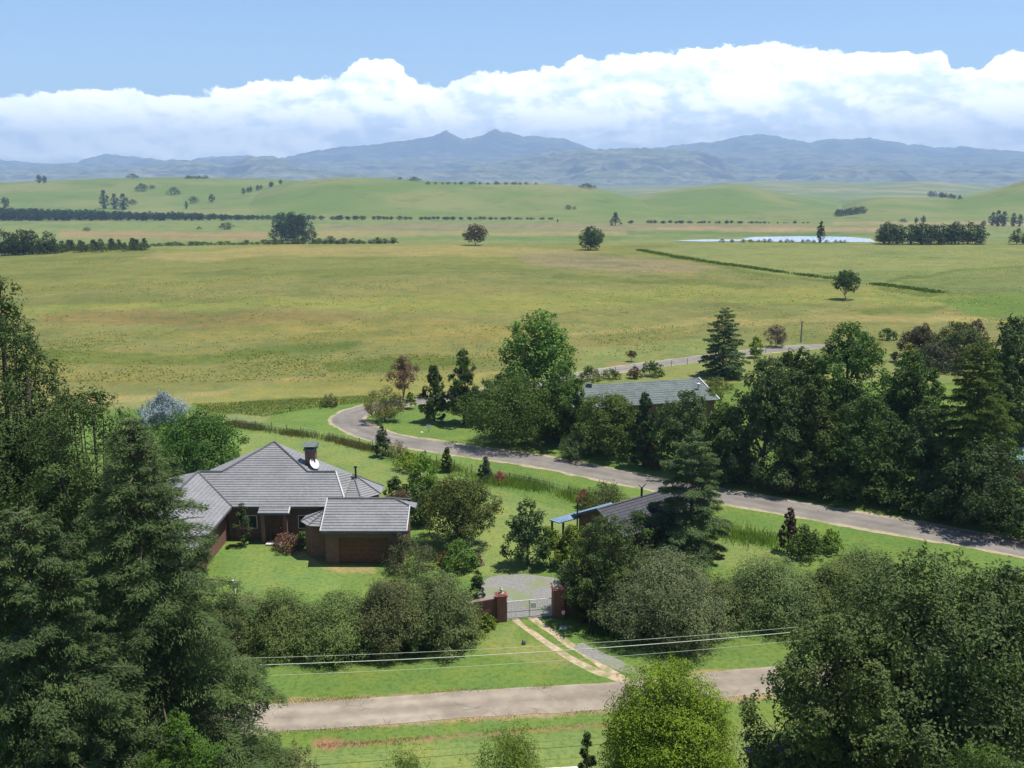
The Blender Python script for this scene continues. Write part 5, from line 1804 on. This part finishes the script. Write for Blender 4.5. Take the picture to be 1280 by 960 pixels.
B0, B1 = L0 + dl * .4, L1 - dl * .4
for sg in (1, -1):
    a, b = B0 + pl * (lw_ - .6) * sg, B1 + pl * (lw_ - .6) * sg
    lwm.poly([(a[0], a[1], -.1), (b[0], b[1], -.1), (b[0], b[1], 2.9), (a[0], a[1], 2.9)])
for A in (B0, B1):
    a, b = A + pl * (lw_ - .6), A - pl * (lw_ - .6)
    lwm.poly([(a[0], a[1], -.1), (b[0], b[1], -.1), (b[0], b[1], 2.9), (A[0], A[1], 4.4), (a[0], a[1], 2.9)])
sub(lwm, 'wall', M['brick'], lh)
lc = MB()
c0 = L0 + dl * 6.0 + pl * .5
lc.box(c0[0] - .35, c0[0] + .35, c0[1] - .35, c0[1] + .35, 4.0, 4.85)
sub(lc, 'chimney', M['fascia'], lh)
c0 = L1 - dl * 1.6 + pl * 3.2
lc = MB()
lc.tube([(c0[0], c0[1], 3.4), (c0[0], c0[1], 4.3)], .1, 8)
lc.lathe((c0[0], c0[1], 4.3), [(.12, 0), (.3, .12), (.3, .18), (.05, .3)], 8)
sub(lc, 'vent_cowl', M['galv'], lh)

# ------------------------------------------------------------------ teal shed at the right edge, dark shed and white wall at the bottom
ts = empty('garden_shed', P(1276, 600, 0), 'small shed with teal sheet roof among trees at the right edge', 'shed')
a = np.array(P(1270, 608, 0))
m_ = MB()
x0, y0 = a[0], a[1]
tiled(m_, [(x0, y0, 2.5), (x0 + 6, y0, 2.5), (x0 + 6, y0 + 2.6, 3.6), (x0, y0 + 2.6, 3.6)], .2, .02)
tiled(m_, [(x0, y0 + 5.2, 2.5), (x0, y0 + 2.6, 3.6), (x0 + 6, y0 + 2.6, 3.6), (x0 + 6, y0 + 5.2, 2.5)], .2, .02)
sub(m_, 'roof', M['teal'], ts)
m_ = MB()
m_.box(x0 + .3, x0 + 5.7, y0 + .4, y0 + 4.8, -.1, 2.55)
sub(m_, 'wall', M['brick'], ts)

ds = empty('carport_shed', (11, 44, 0), 'dark roofed shed under the leafy tree at the bottom', 'shed')
s0 = np.array(P(928, 934, 2.3))
s1 = np.array(P(1075, 918, 2.3))
m_ = MB()
dv = (s1 - s0) / np.linalg.norm(s1 - s0)
pv = np.array((dv[1], -dv[0], 0))
c0, c1, c2, c3 = s0, s1, s1 + pv * 4.2 + (0, 0, .25), s0 + pv * 4.2 + (0, 0, .25)
m_.poly([c0, c3, c2, c1])
m_.poly([c0 - (0, 0, .12), c1 - (0, 0, .12), c2 - (0, 0, .12), c3 - (0, 0, .12)])
cs = [c0, c1, c2, c3]
for i in range(4):
    m_.poly([cs[i], cs[(i + 1) % 4], cs[(i + 1) % 4] - np.array((0, 0, .12)), cs[i] - np.array((0, 0, .12))])
for k in range(1, 14):
    f = k / 14
    m_.bar(c0 * (1 - f) + c1 * f + (0, 0, .02), c3 * (1 - f) + c2 * f + (0, 0, .02), .05, .04)
sub(m_, 'roof', M['black'], ds)
m_ = MB()
for f, g_ in ((.05, .08), (.05, .9), (.95, .08), (.95, .9)):
    p = c0 * (1 - f) * (1 - g_) + c1 * f * (1 - g_) + c3 * (1 - f) * g_ + c2 * f * g_
    m_.box(p[0] - .08, p[0] + .08, p[1] - .08, p[1] + .08, -.1, p[2] - .125)
sub(m_, 'post', M['wood'], ds)

m_ = MB()
a, b = np.array(P(668, 963, .5)), np.array(P(722, 960, .5))
m_.bar((a[0], a[1], .42), (b[0], b[1], .42), .3, .16)
m_.bar((a[0] + .1, a[1], .16), (b[0] - .1, b[1], .16), .2, .36)
tag(m_.build('garden_wall', M['white']), 'low white wall at the bottom edge left of the small conifer', 'wall')

# ------------------------------------------------------------------ gate and its pillars
gL = np.array(P(626.5, 778, 0))
gR = np.array(P(697.5, 772, 0))
gd_ = (gR - gL) / np.linalg.norm(gR - gL)
ang = math.atan2(gd_[1], gd_[0])


def pillar(c, h, w, label):
    root = empty('gate_pillar', c, label, 'pillar', 'brick gate pillars', ang)
    m = MB()
    m.box(-w / 2, w / 2, -w / 2, w / 2, -.1, h)
    m.build('shaft', M['red_brick'], root)
    m = MB()
    m.box(-w / 2 - .07, w / 2 + .07, -w / 2 - .07, w / 2 + .07, h + .003, h + .1)
    m.box(-w / 2 + .04, w / 2 - .04, -w / 2 + .04, w / 2 - .04, h + .103, h + .16)
    m.build('cap', M['red_brick'], root)
    m = MB()
    m.lathe((0, 0, h + .16), [(.20, 0), (.22, .04), (.09, .09), (.07, .16), (.13, .22), (.16, .30), (.10, .38), (.05, .44), (.06, .50), (.02, .55)], 10)
    m.build('finial', M['stone'], root, smooth=True)
    return root


hL = atD(626, 745, gL[1])[2]
hR = atD(697, 737, gR[1])[2]
pillar(gL + (0, .35, 0), hL - .1, .72, 'left brick gate pillar joined to the low brick wall')
pillar(gR + (0, .35, 0), hR - .1, .80, 'right brick gate pillar with shrubs behind it')
m_ = MB()
wa = gL + (-.40, .45, 0)
wb_ = np.array(P(583, 786, 0)) + (0, .6, 0)
m_.bar((wa[0], wa[1], .80), (wb_[0], wb_[1], .80), .26, 1.75)
w_root = tag(m_.build('garden_wall', M['red_brick']), 'low red brick wall left of the gate', 'wall')
m_ = MB()
m_.bar((wa[0], wa[1], 1.73), (wb_[0], wb_[1], 1.73), .36, .1)
m_.build('coping', M['red_brick'], w_root)
m_ = MB()
wa = gR + (.44, .45, 0)
wb_ = gR + (2.6, .85, 0)
m_.bar((wa[0], wa[1], .85), (wb_[0], wb_[1], .85), .26, 1.85)
w_root = tag(m_.build('garden_wall', M['red_brick']), 'low red brick wall right of the gate, mostly overgrown', 'wall')
m_ = MB()
m_.bar((wa[0], wa[1], 1.83), (wb_[0], wb_[1], 1.83), .36, .1)
m_.build('coping', M['red_brick'], w_root)

gate = empty('farm_gate', gL + gd_ * .4 + np.array((0, .3, 0)), 'closed galvanised tube and mesh driveway gate between brick pillars', 'gate', None, ang)
gw_ = float(np.linalg.norm(gR - gL)) - .85
m_ = MB()
for z in (.12, .62, 1.45):
    m_.tube([(0.02, 0, z), (gw_ - .02, 0, z)], .032, 8)
for x in (0.03, gw_ / 2, gw_ - .03):
    m_.tube([(x, 0, .12), (x, 0, 1.45)], .028, 8)
m_.build('frame', M['galv'], gate)
m_ = MB()
k = 0.12
while k < gw_:
    m_.tube([(k, .01, .12), (k, .01, 1.58)], .006, 4)
    k += .13
for z in (.28, .45, .8, .98, 1.15, 1.3):
    m_.tube([(0, .015, z), (gw_, .015, z)], .005, 4)
m_.build('mesh_infill', M['galv'], gate)
m_ = MB()
m_.box(gw_ * .52, gw_ * .52 + .42, -.05, -.035, .82, 1.22)
sp_ = m_.build('sign_plate', M['white'], gate)
tag(sp_, 'blank white plate on the gate mesh')

# lamp, poles, stone etc.
b = np.array(P(704, 785, 0))
lamp = empty('garden_lamp', b, 'small black garden lamp on a post right of the gate', 'lamp')
m_ = MB()
m_.tube([(0, 0, 0), (0, 0, 1.05)], .028, 8)
m_.build('post', M['black'], lamp)
m_ = MB()
m_.lathe((0, 0, 1.05), [(.05, 0), (.11, .05), (.14, .22), (.06, .30), (.01, .34)], 8)
m_.build('lamp_head', M['stone'], lamp, smooth=True)
m_ = MB()
m_.lathe((0, 0, 0), [(.32, -.02), (.30, .05), (.2, .07)], 10)
m_.build('base', M['stone'], lamp)
for x, yb, yt, lb in ((736.5, 792, 746, 'left of two thin dark poles right of the gate'), (741, 793.5, 740, 'right of two thin dark poles right of the gate')):
    b = P(x, yb, 0)
    h = atD(x, yt, b[1])[2]
    m_ = MB()
    m_.tube([(0, 0, -.1), (0, 0, h)], .045, 8)
    m_.tube([(0, 0, h), (0, 0, h + .04)], .06, 8)
    tag(m_.build('steel_pole', M['black'], loc=b), lb, 'pole', 'thin dark poles by the gate')
m_ = MB()
rr_ = random.Random(3)
m_.lathe((0, 0, -.05), [(.10, 0), (.17, .1), (.16, .25), (.12, .36), (.03, .42)], 7)
tag(m_.build('marker_stone', M['post'], loc=P(655, 805, 0)), 'small dark upright stone on the grass below the gate', 'stone')
m_ = MB()
m_.lathe((0, 0, -.05), [(.22, 0), (.24, .1), (.16, .2), (.03, .24)], 7)
tag(m_.build('boulder', M['stone'], loc=P(527, 541, 0)), 'pale rock on the verge inside the road bend', 'rock')
sg_ = empty('house_sign', P(536, 540, 0), 'small white name board on a short post beside the road bend', 'sign')
m_ = MB()
m_.tube([(0, 0, -.1), (0, 0, .9)], .04, 6)
m_.build('post', M['post'], sg_)
m_ = MB()
m_.box(-.3, .3, -.06, -.04, .55, .95)
m_.build('board', M['white'], sg_)
m_ = MB()
b = P(293, 743, 0)
m_.box(-.09, .09, -.09, .09, -.1, 1.15)
m_.box(-.12, .12, -.12, .12, 1.15, 1.2)
wp = tag(m_.build('white_post', M['white'], loc=b), 'white post beside the cedar at the front lawn corner', 'post')
# far utility pole
pb = G(1001, 428)
hh_ = atD(1001, 401, pb[1])[2] - pb[2]
up_ = empty('utility_pole', pb, 'thin wooden utility pole beyond the far road', 'pole')
m_ = MB()
m_.tube([(0, 0, -.3), (0, 0, hh_)], [.16, .12], 6)
m_.build('mast', M['post'], up_)
m_ = MB()
m_.bar((-.6, 0, hh_ - .4), (.6, 0, hh_ - .4), .09, .09)
m_.build('crossarm', M['post'], up_)


# ------------------------------------------------------------------ fences
def fence(pix, spacing, h, label, pr=.05, wires=(.35, .7, 1.0)):
    W = resample(catmull([G(a, b) for a, b in pix], 10), spacing)
    root = empty('wire_fence', (float(W[0][0]), float(W[0][1]), 0), label, 'fence')
    prev = None
    rq = random.Random(8)
    tops = []
    for w in W:
        z = float(ground_z(w[0], w[1]))
        m = MB()
        hk = h * rq.uniform(.92, 1.08)
        x, y = w[0] - W[0][0], w[1] - W[0][1]
        lx, ly = rq.uniform(-.04, .04), rq.uniform(-.04, .04)
        m.tube([(x, y, z - .2), (x + lx, y + ly, z + hk)], pr, 6)
        m.build('post', M['post'], root)
        tops.append((x, y, z))
    m = MB()
    for zz in wires:
        m.tube([(a, b, c + zz * h * .95) for a, b, c in tops], .008, 4)
    m.build('wire', M['galv'], root)


fence([(300, 535), (350, 540), (410, 551), (450, 558), (478, 566), (500, 573)], 2.4, 1.15, 'wire fence with wooden posts behind the house lawn')
fence([(500, 573), (560, 584), (607, 596), (680, 612), (740, 630)], 2.6, 1.1, 'wire fence overgrown by long grass beside the road')
fence([(745, 470), (790, 464.5), (838, 458.5), (880, 452), (960, 441)], 4.0, 1.15, 'wooden post fence along the far road', .05)

# ------------------------------------------------------------------ overhead cables and their poles
za = 6.6
ends = []
for pxl, pyl, lb in ((110, 829, 'grey utility pole hidden behind the cedar'), (1150, 766, 'grey utility pole hidden behind the leafy tree')):
    b = P(pxl, pyl, za)
    root = empty('utility_pole', (b[0], b[1], 0), lb, 'pole')
    m_ = MB()
    m_.tube([(0, 0, -.3), (0, 0, za + .5)], [.15, .11], 10)
    m_.build('mast', M['post'], root)
    m_ = MB()
    m_.bar((0, -1.1, za - .06), (0, 1.1, za - .06), .1, .1)
    m_.build('crossarm', M['post'], root)
for (ya, yb2, r, dz, lb) in ((826, 769, .011, .0, 'thin pale overhead cable, uppermost of the three over the verge'),
                             (836, 774, .022, .0, 'thick pale overhead cable, middle of the three over the verge'),
                             (850, 784.5, .010, .0, 'thin pale overhead cable, lowest of the three over the verge')):
    a = np.array(P(110, ya, za))
    b = np.array(P(1150, yb2, za))
    pts_ = []
    for k in range(41):
        f = k / 40
        p = a * (1 - f) + b * f
        p[2] -= 4 * f * (1 - f) * .62
        pts_.append(p)
    m_ = MB()
    m_.tube(pts_, r, 6)
    tag(m_.build('overhead_cable', M['cable'], smooth=True), lb, 'cable', 'pale cables crossing above the grass verge')


# ------------------------------------------------------------------ tall grass and verge tufts
def grass(name, samples, hmin, hmax, colr, label, seed, width=.05):
    rng = np.random.default_rng(seed)
    XY = samples(rng)
    z = ground_z(XY[:, 0], XY[:, 1])
    n = len(XY)
    h = rng.uniform(hmin, hmax, n)
    lean = rng.normal(0, .22, (n, 2)) * h[:, None]
    a = rng.uniform(0, 6.28, n)
    dx = np.stack([np.cos(a), np.sin(a)], -1) * width / 2
    base = np.stack([XY[:, 0], XY[:, 1], z - .02], -1)
    V = np.zeros((n, 4, 3))
    V[:, 0] = base
    V[:, 0, :2] -= dx
    V[:, 1] = base
    V[:, 1, :2] += dx
    V[:, 2] = base
    V[:, 2, :2] += dx * .5 + lean
    V[:, 2, 2] += h
    V[:, 3] = base
    V[:, 3, :2] += -dx * .5 + lean
    V[:, 3, 2] += h
    Q = np.arange(4 * n).reshape(-1, 4)
    o = link(name, np_mesh(name, V.reshape(-1, 3), Q, [fmat(colr, trans=.45)], v=rng.random(n)))
    tag(o, label, 'grass', kind='stuff')


def along(pix, n, spread):
    W = resample(catmull([G(a, b)[:2] for a, b in pix], 10), .3)

    def f(rng):
        i = rng.integers(0, len(W), n)
        cl = fbm(i * .12, i * 0.0, 5, 3)
        keep = rng.random(n) < np.clip((cl - .3) * 3, .1, 1)
        i = i[keep]
        return W[i] + rng.normal(0, spread, (len(i), 2))
    return f


def grow_area(pix, n):
    W = [P(a, b)[:2] for a, b in pix]
    xs = [w[0] for w in W]
    ys = [w[1] for w in W]

    def f(rng):
        X = rng.uniform(min(xs), max(xs), n)
        Y = rng.uniform(min(ys), max(ys), n)
        k = inpoly(X, Y, W)
        return np.stack([X[k], Y[k]], -1)
    return f


grass('tall_grass', along([(612, 603), (640, 604), (680, 612), (720, 622), (745, 632)], 9000, .75), .3, .85, (.16, .25, .07), 'long green grass strip along the lawn below the road', 1)
grass('tall_grass', along([(890, 664), (930, 672), (965, 678), (985, 690)], 3500, 1.0), .2, .6, (.16, .25, .07), 'long grass strip right of the deodar', 2)
grass('dry_weeds', along([(285, 531), (320, 536), (349, 541), (380, 545), (420, 551)], 5000, .5), .3, .8, (.13, .14, .07), 'dry brown weeds along the back fence', 3)
grass('dry_weeds', along([(425, 553), (440, 557), (465, 563), (490, 570)], 3000, .45), .25, .7, (.14, .13, .07), 'reddish weeds along the fence by the road bend', 4)
grass('tall_grass', along([(520, 578), (560, 586), (600, 598)], 4000, .6), .2, .6, (.17, .23, .08), 'rough grass beside the small garden conifers', 5)
grass('rough_grass', grow_area([(240, 505), (330, 501), (470, 494), (475, 502), (400, 509), (330, 521), (262, 515)], 14000), .06, .2, (.17, .21, .07), 'dark rough grass band left of the road bend', 6, .12)
grass('verge_grass', along([(340, 879), (456, 872.5), (573, 864.5), (690, 858)], 3500, .2), .04, .12, (.17, .21, .075), 'ragged grass at the upper edge of the lower road', 7, .03)
grass('verge_grass', along([(355, 916), (495, 908.5), (612, 899), (769, 887.5), (930, 873)], 3500, .2), .04, .12, (.17, .21, .075), 'ragged grass at the lower edge of the lower road', 8, .03)
grass('hedge_grass', along([(300, 806), (352, 811), (425, 813), (490, 812), (548, 808), (600, 795)], 9000, .35), .12, .4, (.075, .15, .03), 'longer grass at the foot of the left hedge', 9, .04)
grass('hedge_grass', along([(740, 790), (800, 800), (860, 797), (930, 778), (1060, 772)], 9000, .4), .12, .4, (.075, .16, .03), 'longer grass at the foot of the right hedge', 10, .04)
grass('ditch_grass', along([(400, 933), (500, 926.5), (632, 914), (769, 904), (850, 898)], 2500, .15), .05, .15, (.20, .18, .08), 'dry grass along the small ditch', 11, .03)
grass('field_reeds', along([(800, 313), (860, 324), (930, 334), (1010, 345), (1060, 351)], 7000, 1.2), .4, .9, (.09, .13, .04), 'line of green reeds across the field towards the lone tree', 12, .35)
grass('field_reeds', along([(1095, 356), (1130, 360), (1172, 366)], 2500, 1.2), .4, .8, (.09, .13, .04), 'short line of reeds right of the lone tree', 13, .35)



def tussocks(n):
    W = [G(a, b)[:2] for a, b in [(-40, 500), (-40, 330), (200, 313), (500, 310), (800, 309), (1320, 309), (1320, 400), (1000, 425), (740, 448), (620, 478), (440, 495), (260, 500)]]

    def f(rng):
        # even over the picture's depth range: more per metre close by
        t_ = rng.uniform(-.62, .62, n)
        Y = 1 / rng.uniform(1 / 500, 1 / 150, n)
        X = t_ * Y
        k = inpoly(X, Y, W)
        X, Y = X[k], Y[k]
        d1 = fbm(X / 14, Y / 14, 91, 4)
        d2 = fbm(X / 60, Y / 45, 92, 3)
        k = rng.random(len(X)) < np.clip((d1 - .42) * 3.5, .06, 1) * np.clip((d2 - .38) * 5, .2, 1)
        return np.stack([X[k], Y[k]], -1)
    return f


grass('field_tussocks', tussocks(70000), .08, .24, (.235, .265, .085), 'darker grass tussocks scattered over the big field', 14, .36)
grass('field_tussocks', tussocks(24000), .08, .2, (.42, .38, .18), 'dry straw coloured grass tufts scattered over the big field', 15, .36)

# ------------------------------------------------------------------ haze
hz = MB()
hz.box(-22000, 22000, -400, 20500, -64, 960)
hm = bpy.data.materials.new('air_haze')
hm.use_nodes = True
ht = hm.node_tree
ht.nodes.clear()
ho = nd(ht, 'ShaderNodeOutputMaterial')
pv_ = nd(ht, 'ShaderNodeVolumePrincipled')
pv_.inputs['Color'].default_value = (.50, .72, 1.0, 1)
pv_.inputs['Density'].default_value = 0.000105
pv_.inputs['Anisotropy'].default_value = 0.0
ht.links.new(pv_.outputs[0], ho.inputs['Volume'])
tag(hz.build('haze', hm), 'pale blue summer haze over the valley', 'haze', kind='stuff')
